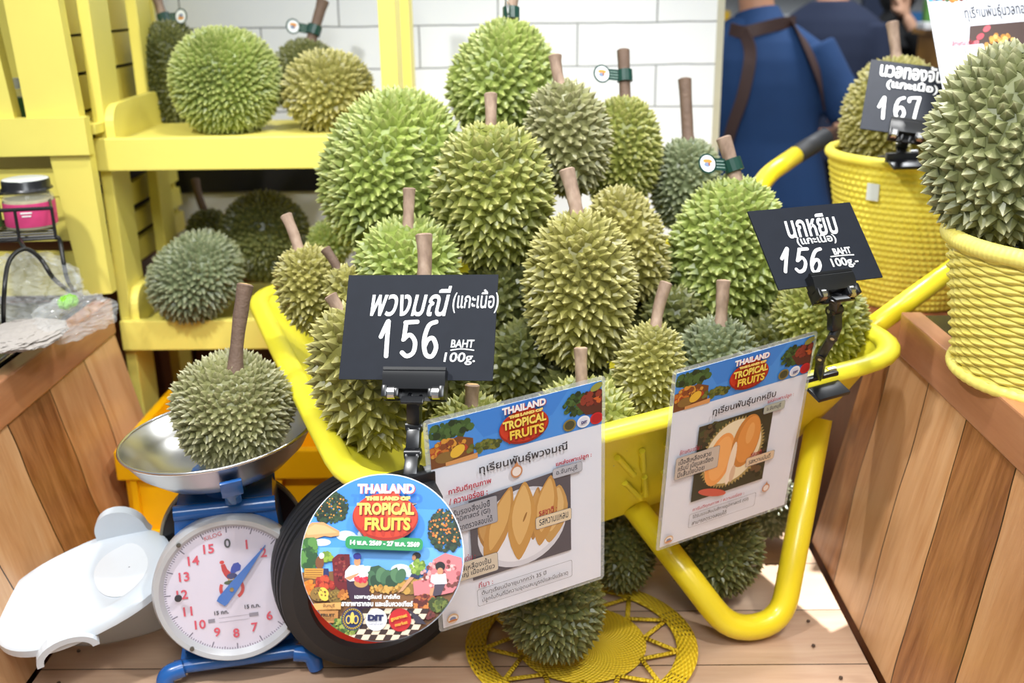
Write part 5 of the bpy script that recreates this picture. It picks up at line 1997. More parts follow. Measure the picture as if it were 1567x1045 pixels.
def jar(px, py, d, label, colr, body):
    b_ = P(px, py, d)
    b_.z = RKZ - 0.001
    t = thing('jar', label, 'jar', b_)
    M = T(*b_)
    MB().lathe([(0, 0), (0.042, 0), (0.046, 0.004), (0.046, 0.058), (0.040, 0.068), (0.038, 0.074), (0, 0.074)], 36, M).build('glass_body', GL, t, angle=40)
    MB().lathe([(0, 0.003), (0.042, 0.003), (0.0435, 0.006), (0.0435, 0.056), (0, 0.057)], 28, M).build('contents', plain('jar_contents_' + colr, body, 0.5, var=0.35, vscale=90), t, angle=40)
    MB().lathe([(0.0465, 0.008), (0.0468, 0.01), (0.0468, 0.05), (0.0465, 0.052)], 36, M).build('label', plain('jar_label_' + colr, colr, 0.5, var=0.22, vscale=40), t, angle=40)
    MB().lathe([(0.046, 0.076), (0.047, 0.074), (0.043, 0.079), (0.043, 0.090), (0.041, 0.093)], 36, M).build('lid', BLK, t, angle=40)
    MB().lathe([(0.0415, 0.0925), (0.039, 0.0935), (0, 0.0935)], 36, M).build('lid_disc', plain('pale_lid_top', '#dfe4e6', 0.3), t, angle=40)
    return b_


jb = jar(50, 345, 2.0, 'black-lidded jar with a pink label in the wire rack', '#d8447c', '#c9b98a')
for i in range(3):
    a = math.radians(-100 + 12 * i)
    tr = bpy.data.objects[[o.name for o in bpy.data.objects if o.name.startswith('jar') and not o.parent][0]]
tl = [o for o in C.objects if o.name.split('.')[0] == 'jar'][0]
MB().box(jb + Vector((0.013, -0.0455, 0.036)), (0.020, 0.0006, 0.003), R=Matrix.Rotation(0.28, 3, 'Z')).build('label_print', WHITEINK, tl)
MB().box(jb + Vector((0.013, -0.0455, 0.030)), (0.016, 0.0006, 0.0025), R=Matrix.Rotation(0.28, 3, 'Z')).build('label_print', WHITEINK, tl)
jar(-36, 352, 1.97, 'jar with a green label, cut by the left edge of the photo', '#3f8a3c', '#a8481c')

# ------------------------------------------------------------------ white bin with its lid
bc = PZ(176, 972, 0.0) + Vector((-0.005, 0.055, 0))
t = thing('storage_bin', 'translucent plastic bin with a white oval lid beside the scale', 'bin', bc)
BINM = clear('frosted_clear_plastic', '#dfe3e4', 0.34, 0.2)


def oval(mb, prof, M, n=56, asp=0.72):
    k = len(prof)
    vs, fs = [], []
    for r, z in prof:
        for j in range(n):
            a = 2 * PI * j / n
            c, s = math.cos(a), math.sin(a)
            e = 2 / 2.4
            vs.append((r * math.copysign(abs(c) ** e, c), asp * r * math.copysign(abs(s) ** e, s), z))
    for i in range(k - 1):
        for j in range(n):
            fs.append((i * n + j, i * n + (j + 1) % n, (i + 1) * n + (j + 1) % n, (i + 1) * n + j))
    mb.add(vs, fs, 0, M)
    return mb


BM = M4(Matrix.Rotation(math.radians(24), 3, 'Z'), bc)
oval(MB(), [(0.001, 0.004), (0.112, 0.004), (0.120, 0.012), (0.128, 0.100), (0.126, 0.101), (0.118, 0.014), (0.110, 0.0065), (0.001, 0.0065)], BM).build('bin_body', BINM, t, angle=40)
lc = P(132, 903, 1.67)
q = Panel((0 + 132 - 132, 0, 1), (1, 0, 1), (0, 1, 1)) if False else None
lx = (P(262, 838, 1.715) - P(2, 966, 1.615)).normalized()
lup = (Vector((-0.12, -0.22, 1)) - lx * Vector((-0.12, -0.22, 1)).dot(lx)).normalized()
ly = lup.cross(lx)
LM = M4(Matrix((lx, ly, lup)).transposed(), lc)
ld = MB()
oval(ld, [(0.001, 0.010), (0.095, 0.010), (0.104, 0.013), (0.112, 0.015), (0.136, 0.013), (0.142, 0.008), (0.143, -0.004), (0.140, -0.004), (0.138, 0.006), (0.11, 0.009), (0.001, 0.006)], LM, asp=0.76)
lo = ld.build('lid', WHITEP, t, angle=40)
gp = MB()
poly = [(-0.046, 0)] + [(0.042 * math.cos(PI - k * PI / 14), 0.012 + 0.044 * math.sin(PI - k * PI / 14)) for k in range(15)] + [(0.046, 0)]
gp.prism(poly, 0.016, LM @ Matrix.Translation((0.088, 0.088, 0.008)) @ Matrix.Rotation(math.radians(-24), 4, 'Z') @ Matrix.Rotation(PI / 2, 4, 'X'))
gp.build('lid_grip', WHITEP, lo, angle=50)
sl = MB()
aro = [(0.046 * math.cos(PI - k * PI / 14), -0.016 + 0.034 * math.sin(PI - k * PI / 14)) for k in range(15)]
ari = [(0.036 * math.cos(k * PI / 14), -0.016 + 0.024 * math.sin(k * PI / 14)) for k in range(15)]
for k in range(14):
    sl.prism([aro[k], ari[14 - k], ari[13 - k], aro[k + 1]], 0.02, LM @ Matrix.Translation((-0.052, -0.092, 0.002)) @ Matrix.Rotation(math.radians(-8), 4, 'Z') @ Matrix.Rotation(PI / 2, 4, 'X'))
sl.build('pouring_lip', WHITEP, lo, angle=50)
oval(MB(), [(0.001, 0.0125), (0.050, 0.0125), (0.055, 0.0118), (0.054, 0.010)], LM @ T(0.072, -0.012, 0), asp=1.15).build('lid_cap', plain('cool_white_plastic', '#e3e9ee', 0.35, var=0.02), lo, angle=40)

# ================================================================== baskets on the right
def woven(mb, c, r0, r1, z0, z1, rows, stakes, amp, fat, nphi):
    vs, fs = [], []
    per = 5
    total = rows * per + 1
    for k in range(total):
        zf_ = k / (total - 1)
        row = min(k // per, rows - 1)
        prof = math.sin(PI * ((k % per) / per)) if k < total - 1 else 0
        R = r0 + (r1 - r0) * zf_
        for j in range(nphi):
            a = 2 * PI * j / nphi
            r = R + amp * math.cos(a * stakes / 2 + PI * row) + fat * prof
            vs.append((c[0] + r * math.cos(a), c[1] + r * math.sin(a), z0 + (z1 - z0) * zf_ + amp * 0.4 * math.sin(a * stakes / 2 + PI * row)))
    for k in range(total - 1):
        for j in range(nphi):
            fs.append((k * nphi + j, k * nphi + (j + 1) % nphi, (k + 1) * nphi + (j + 1) % nphi, (k + 1) * nphi + j))
    mb.add(vs, fs)
    return mb


WICK = NT('yellow_wicker')
WICK.col(WICK.mix(WICK.noise(24, 4, WICK.coord((1, 1, 3))), lin('#ead75a'), lin('#f6ea86')))
WICK.b.inputs['Roughness'].default_value = 0.42
WICK.bump(WICK.noise(160, 3, WICK.coord((0.3, 0.3, 2))), 0.3, 0.001)
WICK = WICK.m
bc_ = Vector((0.772, 1.405, 0.497))
rt = P(1446, 352, 1.47).z
t = thing('wicker_basket', 'yellow wicker basket at the right edge, holding the huge durian', 'basket', bc_)
mb = woven(MB(), bc_, 0.152, 0.178, 0.502, rt - 0.012, 26, 44, 0.0026, 0.0044, 352)
mb.build('woven_wall', WICK, t, smooth=True)
MB().lathe([(0, 0.004), (0.15, 0.004), (0.153, 0.008)], 48, T(*bc_)).build('basket_floor', WICK, t)
for nm, rr, zz_, tr_, wraps in (('wrapped_rim', 0.180, rt - 0.004, 0.0115, 150), ('braided_foot', 0.155, 0.5055, 0.0085, 70)):
    vs, fs = [], []
    n1, n2 = 450, 12
    for i in range(n1):
        a = 2 * PI * i / n1
        q = tr_ * (1 + 0.10 * abs(math.sin(a * wraps / 2)))
        for j in range(n2):
            b_ = 2 * PI * j / n2
            vs.append((bc_.x + (rr + q * math.cos(b_)) * math.cos(a), bc_.y + (rr + q * math.cos(b_)) * math.sin(a), zz_ + q * math.sin(b_)))
    for i in range(n1):
        for j in range(n2):
            fs.append((i * n2 + j, ((i + 1) % n1) * n2 + j, ((i + 1) % n1) * n2 + (j + 1) % n2, i * n2 + (j + 1) % n2))
    MB().add(vs, fs).build(nm, WICK, t, smooth=True)

ROPE = NT('yellow_crochet_cord')
ROPE.col(ROPE.mix(ROPE.noise(30, 3, ROPE.coord()), lin('#ecd83c'), lin('#f7e866')))
ROPE.b.inputs['Roughness'].default_value = 0.75
ROPE = ROPE.m
bb = P(1398, 360, 2.27)
z0_ = 0.374
zr_ = P(1400, 236, 2.22).z
rb_, rtp = 0.118, 0.188
t = thing('crocheted_basket', 'yellow crocheted cord basket behind the cart handle, holding the 167 board', 'basket', (bb.x, bb.y, z0_))
mb = MB()
vs, fs = [], []
rows, st, per = 24, 76, 4
nphi = st * 4
tot = rows * per + 1
for k in range(tot):
    f = k / (tot - 1)
    row = k // per
    R = rb_ + (rtp - rb_) * (f ** 0.8)
    for j in range(nphi):
        a = 2 * PI * j / nphi
        r = R + 0.0065 * (math.sin(PI * (k % per) / per)) * (0.1 + 0.9 * abs(math.cos(a * st / 2 + row * 0.9)))
        vs.append((bb.x + r * math.cos(a), bb.y + r * math.sin(a), z0_ + (zr_ - z0_) * f))
for k in range(tot - 1):
    for j in range(nphi):
        fs.append((k * nphi + j, k * nphi + (j + 1) % nphi, (k + 1) * nphi + (j + 1) % nphi, (k + 1) * nphi + j))
mb.add(vs, fs)
mb.build('cord_wall', ROPE, t, smooth=True)
MB().lathe([(0, 0.0), (rb_ + 0.002, 0.0), (rb_ + 0.002, 0.01), (0, 0.01)], 48, T(bb.x, bb.y, z0_)).build('basket_floor', ROPE, t)
MB().tube([(bb.x + rtp * math.cos(2 * PI * i / 72), bb.y + rtp * math.sin(2 * PI * i / 72), zr_ + 0.004) for i in range(72)], 0.011, 12, closed=True).build('rolled_rim', ROPE, t, smooth=True)
a = math.radians(222)
rr_ = rb_ + (rtp - rb_) * 0.86 + 0.008
tm = M4(Matrix.Rotation(a + PI / 2, 3, 'Z'), (bb.x + rr_ * math.cos(a), bb.y + rr_ * math.sin(a), zr_ - 0.055))
MB().box((0, 0, 0), (0.026, 0.003, 0.034), tm).build('sewn_label', plain('silver_white_label', '#d8dde2', 0.4), t)

# ================================================================== the shop behind
t = thing('service_counter', 'light wooden counter in the background behind the woman in black', 'counter', (2.45, 4.6, FLOOR))
zc_ = PY(1420, 52, 4.3).z
xk = PY(1404, 70, 4.92).x
MB().box((xk + 0.6, 4.62, (FLOOR + zc_ - 0.03) / 2), (1.2, 0.60, zc_ - 0.03 - FLOOR)).build('counter_body', plain('honey_wood', '#c8934e', 0.4, var=0.15, vscale=5), t)
MB().box((xk + 0.6, 4.62, zc_ - 0.012), (1.24, 0.66, 0.024)).build('counter_slab', plain('honey_wood', '#c8934e', 0.4), t)
for px, py, sx, sy, sz, col, lab in ((1418, 55, 0.11, 0.10, 0.03, '#eef0f2', 'white dish at the corner of the background counter'),
                                      (1413, 34, 0.05, 0.05, 0.12, '#5e9a48', 'green pack standing on the background counter'),
                                      (1432, 40, 0.07, 0.05, 0.17, '#dfe9f4', 'white and blue pack on the background counter')):
    c = PY(px + 8, py, 4.72 if sz < 0.1 else 4.84)
    m = MB().box((c.x, c.y, zc_ + sz / 2), (sx, sy, sz), bev=0.006)
    o = thing('pack' if sz > 0.1 else 'dish', lab, 'pack' if sz > 0.1 else 'dish', (c.x, c.y, zc_))
    m.build('wrapper' if sz > 0.1 else 'bowl', plain('pack_' + col, col, 0.45), o)
    if sz > 0.15:
        MB().box((c.x, c.y - sy / 2 - 0.002, zc_ + sz * 0.45), (sx * 0.9, 0.003, sz * 0.4)).build('blue_print', plain('pack_blue', '#4d9ad9', 0.4), o)

t = thing('product_shelf', 'white shelf against the far shop wall with bright packs', 'shelf', (2.2, 7.3, FLOOR))
zs_ = 0.72
for zz_ in (zs_, zs_ + 0.42, zs_ - 0.42, zs_ - 0.84):
    MB().box((2.2, 7.3, zz_ - 0.012), (4.2, 0.4, 0.024)).build('shelf_board', plain('shelf_white', '#d5d8da', 0.5), t)
for xx in (0.12, 1.5, 2.9, 4.28):
    MB().box((xx, 7.32, (FLOOR + 1.3) / 2), (0.03, 0.38, 1.3 - FLOOR)).build('upright', plain('shelf_white', '#d5d8da', 0.5), t)
rgs = random.Random(21)
pal = ['#f4c52a', '#f4c52a', '#eef1f4', '#5e9a48', '#dfe6ee', '#33405e', '#3f86c9']
nmz = {'#f4c52a': 'yellow', '#eef1f4': 'white', '#5e9a48': 'green', '#dfe6ee': 'pale grey', '#33405e': 'navy', '#3f86c9': 'blue'}
x = 1.05
k = 0
while x < 4.2:
    wdt = rgs.uniform(0.09, 0.16)
    hgt = rgs.uniform(0.12, 0.26)
    if not any(abs(x + wdt / 2 - u) < wdt / 2 + 0.03 for u in (1.5, 2.9)):
        c1 = pal[k % len(pal)]
        o = thing('pack', '%s pack on the far white shelf behind the people' % nmz[c1], 'pack', (x + wdt / 2, 7.22, zs_), group='packs on the far shelf')
        MB().box((x + wdt / 2, 7.22, zs_ + hgt / 2), (wdt, 0.09, hgt), bev=0.01).build('wrapper', plain('pack_' + c1, c1, 0.45), o)
        k += 1
    x += wdt + rgs.uniform(0.03, 0.12)

# ================================================================== people in the background
def loft(mb, rings, n=24, M=None):
    """closed stack of ovals: (centre, half width, half depth)"""
    vs, fs = [], []
    for c, rx, ry in rings:
        for j in range(n):
            a = 2 * PI * j / n
            vs.append(Vector(c) + Vector((rx * math.cos(a), ry * math.sin(a), 0)))
    k = len(rings)
    for i in range(k - 1):
        for j in range(n):
            fs.append((i * n + j, i * n + (j + 1) % n, (i + 1) * n + (j + 1) % n, (i + 1) * n + j))
    fs.append(tuple(reversed(range(n))))
    fs.append(tuple((k - 1) * n + j for j in range(n)))
    return mb.add(vs, fs, 0, M)


def fuse(mb, name, mat, parent, voxel, smooth=6):
    """melt overlapping closed pieces into one continuous skin"""
    o = mb.build(name, mat, None)
    r = o.modifiers.new('r', 'REMESH')
    r.mode = 'VOXEL'
    r.voxel_size = voxel
    s = o.modifiers.new('s', 'SMOOTH')
    s.factor = 0.5
    s.iterations = smooth
    dg = bpy.context.evaluated_depsgraph_get()
    me = bpy.data.meshes.new_from_object(o.evaluated_get(dg))
    old = o.data
    o.modifiers.clear()
    o.data = me
    bpy.data.meshes.remove(old)
    me.name = name
    me.materials.clear()
    me.materials.append(mat)
    me.polygons.foreach_set('use_smooth', [True] * len(me.polygons))
    o.parent = parent
    return o


def hand(mb, wrist, d, palm_n, side, curl=0.5, s=1.0):
    """palm, five bent fingers; d along the hand, palm_n out of the palm, side towards the thumb"""
    d, palm_n = d.normalized(), palm_n.normalized()
    side = d.cross(palm_n).normalized() * (1 if side > 0 else -1)
    R = Matrix((side, palm_n, d)).transposed()
    mb.ellipsoid(wrist + d * 0.048 * s, (0.040 * s, 0.017 * s, 0.056 * s), 16, 10, R=R)
    for i, (off, ln) in enumerate(((0.028, 0.070), (0.010, 0.078), (-0.009, 0.072), (-0.027, 0.056))):
        p = wrist + d * 0.088 * s + side * off * s
        dirv = d + side * off * 3
        pts = [p - d * 0.012 * s, p]
        for q in range(3):
            c = curl * (q + 0.6) * 0.75
            pts.append(pts[-1] + (dirv.normalized() * math.cos(c) + palm_n * math.sin(c)) * ln * s * (0.42, 0.32, 0.26)[q])
        mb.tube(pts, [0.0092 * s, 0.0092 * s, 0.0088 * s, 0.008 * s, 0.0068 * s], 10)
    p = wrist + d * 0.030 * s + side * 0.030 * s
    mb.tube([p, p + (side * 0.8 + d * 0.6 + palm_n * 0.3).normalized() * 0.032 * s, p + (side * 0.8 + d * 0.6 + palm_n * 0.3).normalized() * 0.032 * s + (d + palm_n * 0.7).normalized() * 0.030 * s],
            [0.012 * s, 0.0105 * s, 0.008 * s], 10)


def head(mb, c, face, s=1.0):
    """c: centre of the skull; face: horizontal direction the face looks"""
    f = Vector(face).normalized()
    x = Vector((0, 0, 1)).cross(f)
    R = Matrix((x, -f, Vector((0, 0, 1)))).transposed()
    mb.ellipsoid(c + Vector((0, 0, 0.015)) - f * 0.008, (0.076 * s, 0.096 * s, 0.105 * s), 24, 16, R=R)
    mb.ellipsoid(c + f * 0.030 * s + Vector((0, 0, -0.062)) * s, (0.054 * s, 0.058 * s, 0.062 * s), 20, 12, R=R)
    mb.ellipsoid(c + f * 0.076 * s + Vector((0, 0, -0.108)) * s * 0.98, (0.022 * s, 0.018 * s, 0.016 * s), 14, 10, R=R)
    mb.tube([c + f * 0.088 * s + Vector((0, 0, 0.005)), c + f * 0.106 * s + Vector((0, 0, -0.036 * s))], [0.009 * s, 0.0145 * s], 10)
    mb.ellipsoid(c + f * 0.084 * s + Vector((0, 0, -0.066 * s)), (0.024 * s, 0.012 * s, 0.0075 * s), 14, 8, R=R)
    mb.ellipsoid(c + f * 0.083 * s + Vector((0, 0, -0.078 * s)), (0.020 * s, 0.012 * s, 0.008 * s), 14, 8, R=R)
    for sd in (-1, 1):
        mb.ellipsoid(c + x * sd * 0.078 * s - f * 0.004 + Vector((0, 0, -0.022 * s)), (0.010 * s, 0.020 * s, 0.032 * s), 12, 10, R=R)
        mb.ellipsoid(c + x * sd * 0.033 * s + f * 0.080 * s + Vector((0, 0, 0.018 * s)), (0.024 * s, 0.012 * s, 0.008 * s), 12, 8, R=R)
    return R, f, x


def face_parts(c, f, x, s, par):
    for sd in (-1, 1):
        MB().ellipsoid(c + x * sd * 0.033 * s + f * 0.084 * s, (0.012, 0.010, 0.008), 14, 10).build('eye', plain('eye_dark', '#2a211d', 0.2), par, smooth=True)
    MB().ellipsoid(c + f * 0.094 * s + Vector((0, 0, -0.071 * s)), (0.022 * s, 0.006, 0.006), 14, 8, R=Matrix((x, f, Vector((0, 0, 1)))).transposed()).build('lips', plain('lip_rose', '#b2625a', 0.5), par, smooth=True)


SKIN = plain('skin_tan', '#c58f6f', 0.55, var=0.06)
SKINF = plain('skin_light', '#d9a98c', 0.55, var=0.05)
NAVY = NT('blue_knit')
NAVY.col(NAVY.mix(NAVY.noise(6, 4, NAVY.coord()), lin('#1b3a66'), lin('#234a7e')))
NAVY.b.inputs['Roughness'].default_value = 0.85
NAVY.bump(NAVY.noise(300, 2, NAVY.coord()), 0.2, 0.002)
NAVY = NAVY.m
DNAVY = plain('dark_navy_cloth', '#26304a', 0.85, var=0.12, vscale=8)
BLACKC = plain('black_cloth', '#17181b', 0.8, var=0.15, vscale=8)
LEATH = plain('brown_leather', '#4e3833', 0.55, var=0.15, vscale=20)
HAIRK = plain('black_hair', '#1d1816', 0.5, var=0.2, vscale=60)


def torso(k=0.0, lean=(0, 0)):
    r = [(0.86, .155, .110), (0.93, .172, .122), (1.02, .176, .122), (1.12, .176, .120), (1.22, .186, .124), (1.32, .200, .126), (1.40, .206, .118), (1.46, .190, .100), (1.505, .130, .078), (1.54, .072, .066)]
    return [(Vector((lean[0] * (z - 0.9), lean[1] * (z - 0.9), z)), rx + k, ry + k) for z, rx, ry in r]


def legs(mb, k=0.0, z0=0.04):
    for s in (-1, 1):
        mb.tube([(s * 0.09, 0, 0.93), (s * 0.095, 0.005, 0.72), (s * 0.098, 0.01, 0.50), (s * 0.098, -0.005, 0.30), (s * 0.10, -0.01, z0)], [0.092 + k, 0.083 + k, 0.058 + k, 0.055 + k, 0.040 + k], 18)


def feet(face, mat, par, W):
    for s in (-1, 1):
        b_ = MB()
        b_.ellipsoid((s * 0.10, face * 0.055, 0.045), (0.045, 0.125, 0.044), 18, 10)
        b_.v = [Vector((v.x, v.y, max(v.z, 0.0))) for v in b_.v]
        b_.v = [W @ v for v in b_.v]
        b_.build('shoe', mat, par, smooth=True)


# ---- the man in blue seen from behind
ga = P(1182, 150, 3.62)
WA = Matrix.Translation((ga.x, ga.y, FLOOR)) @ Matrix.Rotation(math.radians(-8), 4, 'Z') @ Matrix.Diagonal((1, 1, 0.978, 1))
pa = thing('person', 'person in a blue polo shirt with brown leather apron straps, seen from behind', 'person', M=WA)
LN = (-0.10, 0.10)
sh = Vector((LN[0] * 0.54, LN[1] * 0.54, 0))
mb = MB()
loft(mb, torso(0, LN))
nb = sh + Vector((0, 0, 1.50))
mb.tube([nb, nb + Vector((-0.012, 0.015, 0.07)), nb + Vector((-0.018, 0.03, 0.13))], [0.066, 0.060, 0.060], 18)
hc = nb + Vector((-0.02, 0.045, 0.225))
Rh, fh, xh = head(mb, hc, (-0.25, 1, 0))
legs(mb)
ER, HR = Vector((0.285, -0.01, 1.17)), Vector((0.262, 0.205, 1.115))
EL, HL = Vector((-0.32, 0.02, 1.16)), Vector((-0.24, 0.23, 1.06))
for s_, e_, h_ in ((1, ER, HR), (-1, EL, HL)):
    so_ = sh * 0.9 + Vector((s_ * 0.185, 0, 1.435))
    mb.tube([so_, (so_ + e_) / 2, e_, (e_ + h_) / 2, h_], [0.056, 0.050, 0.041, 0.038, 0.029], 16)
    hand(mb, h_, (h_ - e_), Vector((-s_, 0, 0)), 1, 0.8)
feet_b = fuse(mb, 'body', SKIN, pa, 0.0075)
face_parts(hc, fh, xh, 1.0, pa)
hm = MB()
hm.ellipsoid(hc + Vector((0, 0, 0.028)) - fh * 0.016, (0.083, 0.100, 0.106), 28, 18, R=Rh)
hm.v = [v + fh * 0.0 if (v - hc).dot(fh) < 0.045 or v.z > hc.z + 0.05 else v - fh * ((v - hc).dot(fh) - 0.045) for v in hm.v]
hm.build('hair', HAIRK, pa, world=False, smooth=True)
mb = MB()
tr_ = torso(0.014, LN)
tr_[0] = (tr_[0][0] + Vector((0, 0, 0.03)), 0.222, 0.150)
tr_[1] = (tr_[1][0], 0.218, 0.150)
tr_[2] = (tr_[2][0], 0.208, 0.144)
loft(mb, tr_)
for s_, e_ in ((1, ER), (-1, EL)):
    so_ = sh * 0.9 + Vector((s_ * 0.180, 0, 1.435))
    mb.tube([so_, so_.lerp(e_, 0.5), so_.lerp(e_, 0.86)], [0.074, 0.070, 0.074], 18)
mb.tube([nb + Vector((0, 0, -0.02)), nb + Vector((-0.008, 0.006, 0.032))], [0.084, 0.075], 20)
fuse(mb, 'polo_shirt', NAVY, pa, 0.009, 4)
MB().tube([nb + Vector((0, 0, 0.0)), nb + Vector((-0.006, 0.006, 0.03)), nb + Vector((-0.011, 0.012, 0.058))], [0.098, 0.084, 0.075], 28, cap=False).build('collar', NAVY, pa, world=False, smooth=True)
mb = MB()
legs(mb, 0.018, 0.05)
loft(mb, [(Vector((0, 0, 0.80)), .175, .125), (Vector((0, 0, 0.90)), .180, .130), (Vector((0, 0, 1.0)), .178, .128)])
fuse(mb, 'trousers', BLACKC, pa, 0.012)
feet(1, BLK, pa, Matrix.Identity(4)) if False else None
for s in (-1, 1):
    b_ = MB().ellipsoid((s * 0.10, 0.055, 0.045), (0.045, 0.125, 0.044), 18, 10)
    b_.v = [Vector((v.x, v.y, max(v.z, 0.0))) for v in b_.v]
    b_.build('shoe', BLK, pa, world=False, smooth=True)
WAi = WA.inverted()


def back_pt(px, py, k=0.030):
    """where a pixel's ray meets the back of the shirt"""
    o = WAi @ CAM
    d = (WAi.to_3x3() @ ray(px, py)).normalized()
    best = None
    for i in range(900):
        p = o + d * (3.0 + i * 0.0015)
        z = min(max(p.z, 0.87), 1.53)
        rg = torso(k, LN)
        for a_, b_ in zip(rg, rg[1:]):
            if a_[0].z <= z <= b_[0].z:
                f = (z - a_[0].z) / (b_[0].z - a_[0].z)
                c = a_[0].lerp(b_[0], f)
                rx, ry = a_[1] + (b_[1] - a_[1]) * f, a_[2] + (b_[2] - a_[2]) * f
                if ((p.x - c.x) / rx) ** 2 + ((p.y - c.y) / ry) ** 2 < 1:
                    return p
                break
    return o + d * 3.62


for nm, q in (('apron_strap', [(1118, 44), (1140, 49), (1170, 42), (1195, 36), (1216, 34)]), ('apron_strap', [(1138, 47), (1148, 75), (1146, 105), (1136, 150), (1122, 190), (1112, 225)]),
              ('apron_strap', [(1212, 34), (1228, 60), (1244, 95), (1256, 130), (1262, 165)])):
    pts = [back_pt(*a_) for a_ in q]
    sp_ = smooth_path(pts, 5)
    vs, fs = [], []
    for i, p in enumerate(sp_):
        tdir = (sp_[min(i + 1, len(sp_) - 1)] - sp_[max(i - 1, 0)]).normalized()
        outw = Vector((p.x - LN[0] * 0.4, p.y - LN[1] * 0.4, 0)).normalized()
        sd = tdir.cross(outw).normalized()
        for a_, b_ in ((-1, 0), (1, 0), (1, 1), (-1, 1)):
            vs.append(p + sd * a_ * 0.021 + outw * (0.004 * b_))
    n = len(sp_)
    for i in range(n - 1):
        for j in range(4):
            fs.append((4 * i + j, 4 * i + (j + 1) % 4, 4 * i + 4 + (j + 1) % 4, 4 * i + 4 + j))
    fs += [(3, 2, 1, 0), (4 * n - 4, 4 * n - 3, 4 * n - 2, 4 * n - 1)]
    MB().add(vs, fs).build(nm, LEATH, pa, world=False, smooth=False)
# the cup in his hand
cp = WA @ (HR + Vector((0.03, 0.10, -0.035)))
t = thing('cup', 'white-lidded cup of brown drink in the hand of the person in blue', 'cup', cp)
MB().lathe([(0, 0), (0.027, 0), (0.036, 0.095), (0, 0.095)], 28, T(*cp)).build('cup_body', plain('milky_brown_drink', '#a58a78', 0.25, coat=0.3), t, angle=40)
MB().lathe([(0.038, 0.092), (0.039, 0.100), (0.032, 0.125), (0.0, 0.130)], 28, T(*cp)).build('cup_lid', WHITEP, t, smooth=True)

# ---- the woman in black facing us
gc = P(1363, 60, 5.0)
WC = Matrix.Translation((gc.x, gc.y, FLOOR)) @ Matrix.Diagonal((0.97, 0.97, 0.95, 1))
pc = thing('person', 'person in black clothes and black headscarf, hand raised to the face', 'person', M=WC)
zfix = (P(1360, 24, 5.0).z - FLOOR) / 0.95
hc = Vector((0.0, -0.045, zfix + 0.115))
mb = MB()
dz = hc.z - 0.225 - 1.50
loft(mb, [(c + Vector((0, 0, dz * (c.z / 1.54))), rx * 0.9, ry) for c, rx, ry in torso(0)])
nb = Vector((0, 0, hc.z - 0.22))
mb.tube([nb, nb + Vector((0, -0.02, 0.12))], [0.055, 0.052], 16)
Rh, fh, xh = head(mb, hc, (0, -1, 0), 0.95)
legs(mb, -0.005)
sz_ = 1.43 + dz
hw_ = WC.inverted() @ P(1388, 27, 4.84)
hd2 = WC.inverted() @ P(1378, -4, 4.83)
eR = WC.inverted() @ P(1436, 112, 4.86)
mb.tube([Vector((0.17, 0, sz_)), Vector((0.17, 0, sz_)).lerp(eR, 0.5), eR, eR.lerp(hw_, 0.5), hw_], [0.05, 0.045, 0.038, 0.034, 0.026], 16)
hand(mb, hw_, hd2 - hw_, Vector((-0.5, 0.6, 0)), 1, 0.9, 0.95)
eL, hL = Vector((-0.26, -0.05, sz_ - 0.29)), Vector((-0.12, -0.22, sz_ - 0.33))
mb.tube([Vector((-0.17, 0, sz_)), Vector((-0.17, 0, sz_)).lerp(eL, 0.5), eL, eL.lerp(hL, 0.5), hL], [0.05, 0.045, 0.038, 0.034, 0.026], 16)
hand(mb, hL, hL - eL, Vector((0, 0.3, 1)), -1, 0.6, 0.95)
fuse(mb, 'body', SKINF, pc, 0.0075)
face_parts(hc, fh, xh, 0.95, pc)
mb = MB()
loft(mb, [(Vector((0, 0, 0.06)), .27, .24), (Vector((0, 0, 0.5)), .24, .20), (Vector((0, 0, 0.9)), .21, .16), (Vector((0, 0, 1.1)), .19, .14), (Vector((0, 0, sz_ - 0.1)), .20, .14), (Vector((0, 0, sz_ + 0.02)), .18, .11), (Vector((0, 0, sz_ + 0.09)), .09, .08)])
for s_, a_, b_, c_ in ((1, Vector((0.165, 0, sz_)), eR, eR.lerp(hw_, 0.80)), (-1, Vector((-0.165, 0, sz_)), eL, eL.lerp(hL, 0.85))):
    mb.tube([a_, a_.lerp(b_, 0.5), b_, c_], [0.070, 0.066, 0.062, 0.056], 16)
fuse(mb, 'dress', BLACKC, pc, 0.012)
sc = MB()
nu, nv = 32, 22
vs, fs = [], []
for i in range(nv + 1):
    f = i / nv
    for j in range(nu):
        a = 2 * PI * j / nu
        if f < 0.6:
            th = PI * 0.80 * (f / 0.6)
            p = Vector((0.092 * math.sin(th) * math.cos(a), 0.108 * math.sin(th) * math.sin(a), 0.125 * math.cos(th) + 0.01))
        else:
            g = (f - 0.6) / 0.4
            p = Vector(((0.056 + 0.125 * g) * math.cos(a), (0.064 + 0.085 * g) * math.sin(a) + 0.02 * g, -0.091 - 0.17 * g))
        vs.append(hc + p)
for i in range(nv):
    for j in range(nu):
        m_ = (vs[i * nu + j] + vs[(i + 1) * nu + (j + 1) % nu]) / 2 - hc
        if m_.y < -0.03 and ((m_.x / 0.060) ** 2 + ((m_.z + 0.02) / 0.098) ** 2) < 1:
            continue
        fs.append((i * nu + j, (i + 1) * nu + j, (i + 1) * nu + (j + 1) % nu, i * nu + (j + 1) % nu))
sc.add(vs, fs)
so = sc.build('headscarf', BLACKC, pc, world=False, smooth=True)
sd_ = so.modifiers.new('thick', 'SOLIDIFY')
sd_.thickness = 0.008
for s in (-1, 1):
    b_ = MB().ellipsoid((s * 0.10, -0.055, 0.045), (0.042, 0.115, 0.044), 18, 10)
    b_.v = [Vector((v.x, v.y, max(v.z, 0.0))) for v in b_.v]
    b_.build('shoe', BLK, pc, world=False, smooth=True)

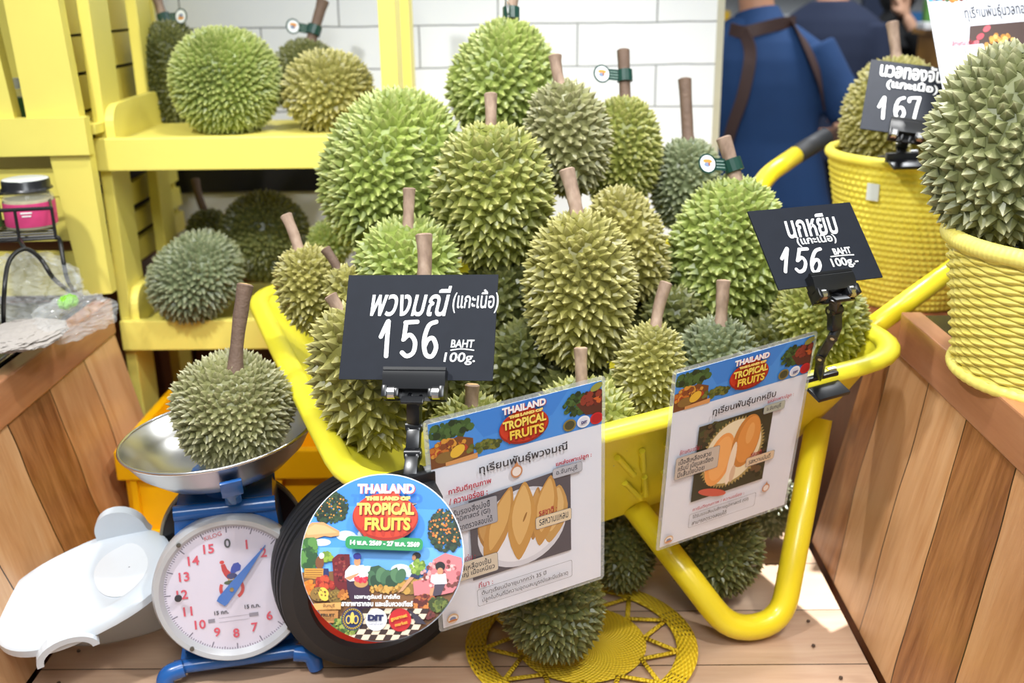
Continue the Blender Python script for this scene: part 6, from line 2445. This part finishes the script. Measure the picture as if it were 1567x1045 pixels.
# ---- the person in dark navy, back turned
gb_ = P(1276, 100, 4.55)
WB = Matrix.Translation((gb_.x, gb_.y + 0.1, FLOOR)) @ Matrix.Rotation(math.radians(-25), 4, 'Z')
pb = thing('person', 'person in a dark navy top standing with the back turned, behind the one in blue', 'person', M=WB)
mb = MB()
loft(mb, torso(0))
nb = Vector((0, 0, 1.50))
mb.tube([nb, nb + Vector((0, 0.03, 0.13))], [0.064, 0.058], 18)
hc = nb + Vector((0, 0.045, 0.225))
Rh, fh, xh = head(mb, hc, (0, 1, 0))
legs(mb)
for s_ in (-1, 1):
    so_, e_, h_ = Vector((s_ * 0.185, 0, 1.435)), Vector((s_ * 0.25, -0.01, 1.15)), Vector((s_ * 0.22, 0.14, 0.96))
    mb.tube([so_, (so_ + e_) / 2, e_, (e_ + h_) / 2, h_], [0.055, 0.05, 0.041, 0.036, 0.028], 16)
    hand(mb, h_, h_ - e_, Vector((-s_, 0, 0)), 1, 0.5)
fuse(mb, 'body', SKIN, pb, 0.0075)
face_parts(hc, fh, xh, 1.0, pb)
hm = MB().ellipsoid(hc + Vector((0, 0, 0.028)) - fh * 0.016, (0.083, 0.100, 0.106), 28, 18, R=Rh)
hm.build('hair', HAIRK, pb, world=False, smooth=True)
mb = MB()
tb_ = torso(0.016)
tb_[0] = (tb_[0][0], 0.222, 0.150)
tb_[1] = (tb_[1][0], 0.218, 0.148)
loft(mb, tb_)
for s_ in (-1, 1):
    so_, e_, h_ = Vector((s_ * 0.180, 0, 1.435)), Vector((s_ * 0.25, -0.01, 1.15)), Vector((s_ * 0.22, 0.14, 0.96))
    mb.tube([so_, so_.lerp(e_, 0.5), e_, e_.lerp(h_, 0.9)], [0.074, 0.068, 0.058, 0.046], 18)
fuse(mb, 'top', DNAVY, pb, 0.010, 4)
mb = MB()
legs(mb, 0.018, 0.05)
loft(mb, [(Vector((0, 0, 0.80)), .175, .125), (Vector((0, 0, 0.90)), .180, .130), (Vector((0, 0, 0.97)), .176, .126)])
fuse(mb, 'trousers', BLACKC, pb, 0.012)
for s in (-1, 1):
    b_ = MB().ellipsoid((s * 0.10, 0.055, 0.045), (0.045, 0.125, 0.044), 18, 10)
    b_.v = [Vector((v.x, v.y, max(v.z, 0.0))) for v in b_.v]
    b_.build('shoe', BLK, pb, world=False, smooth=True)
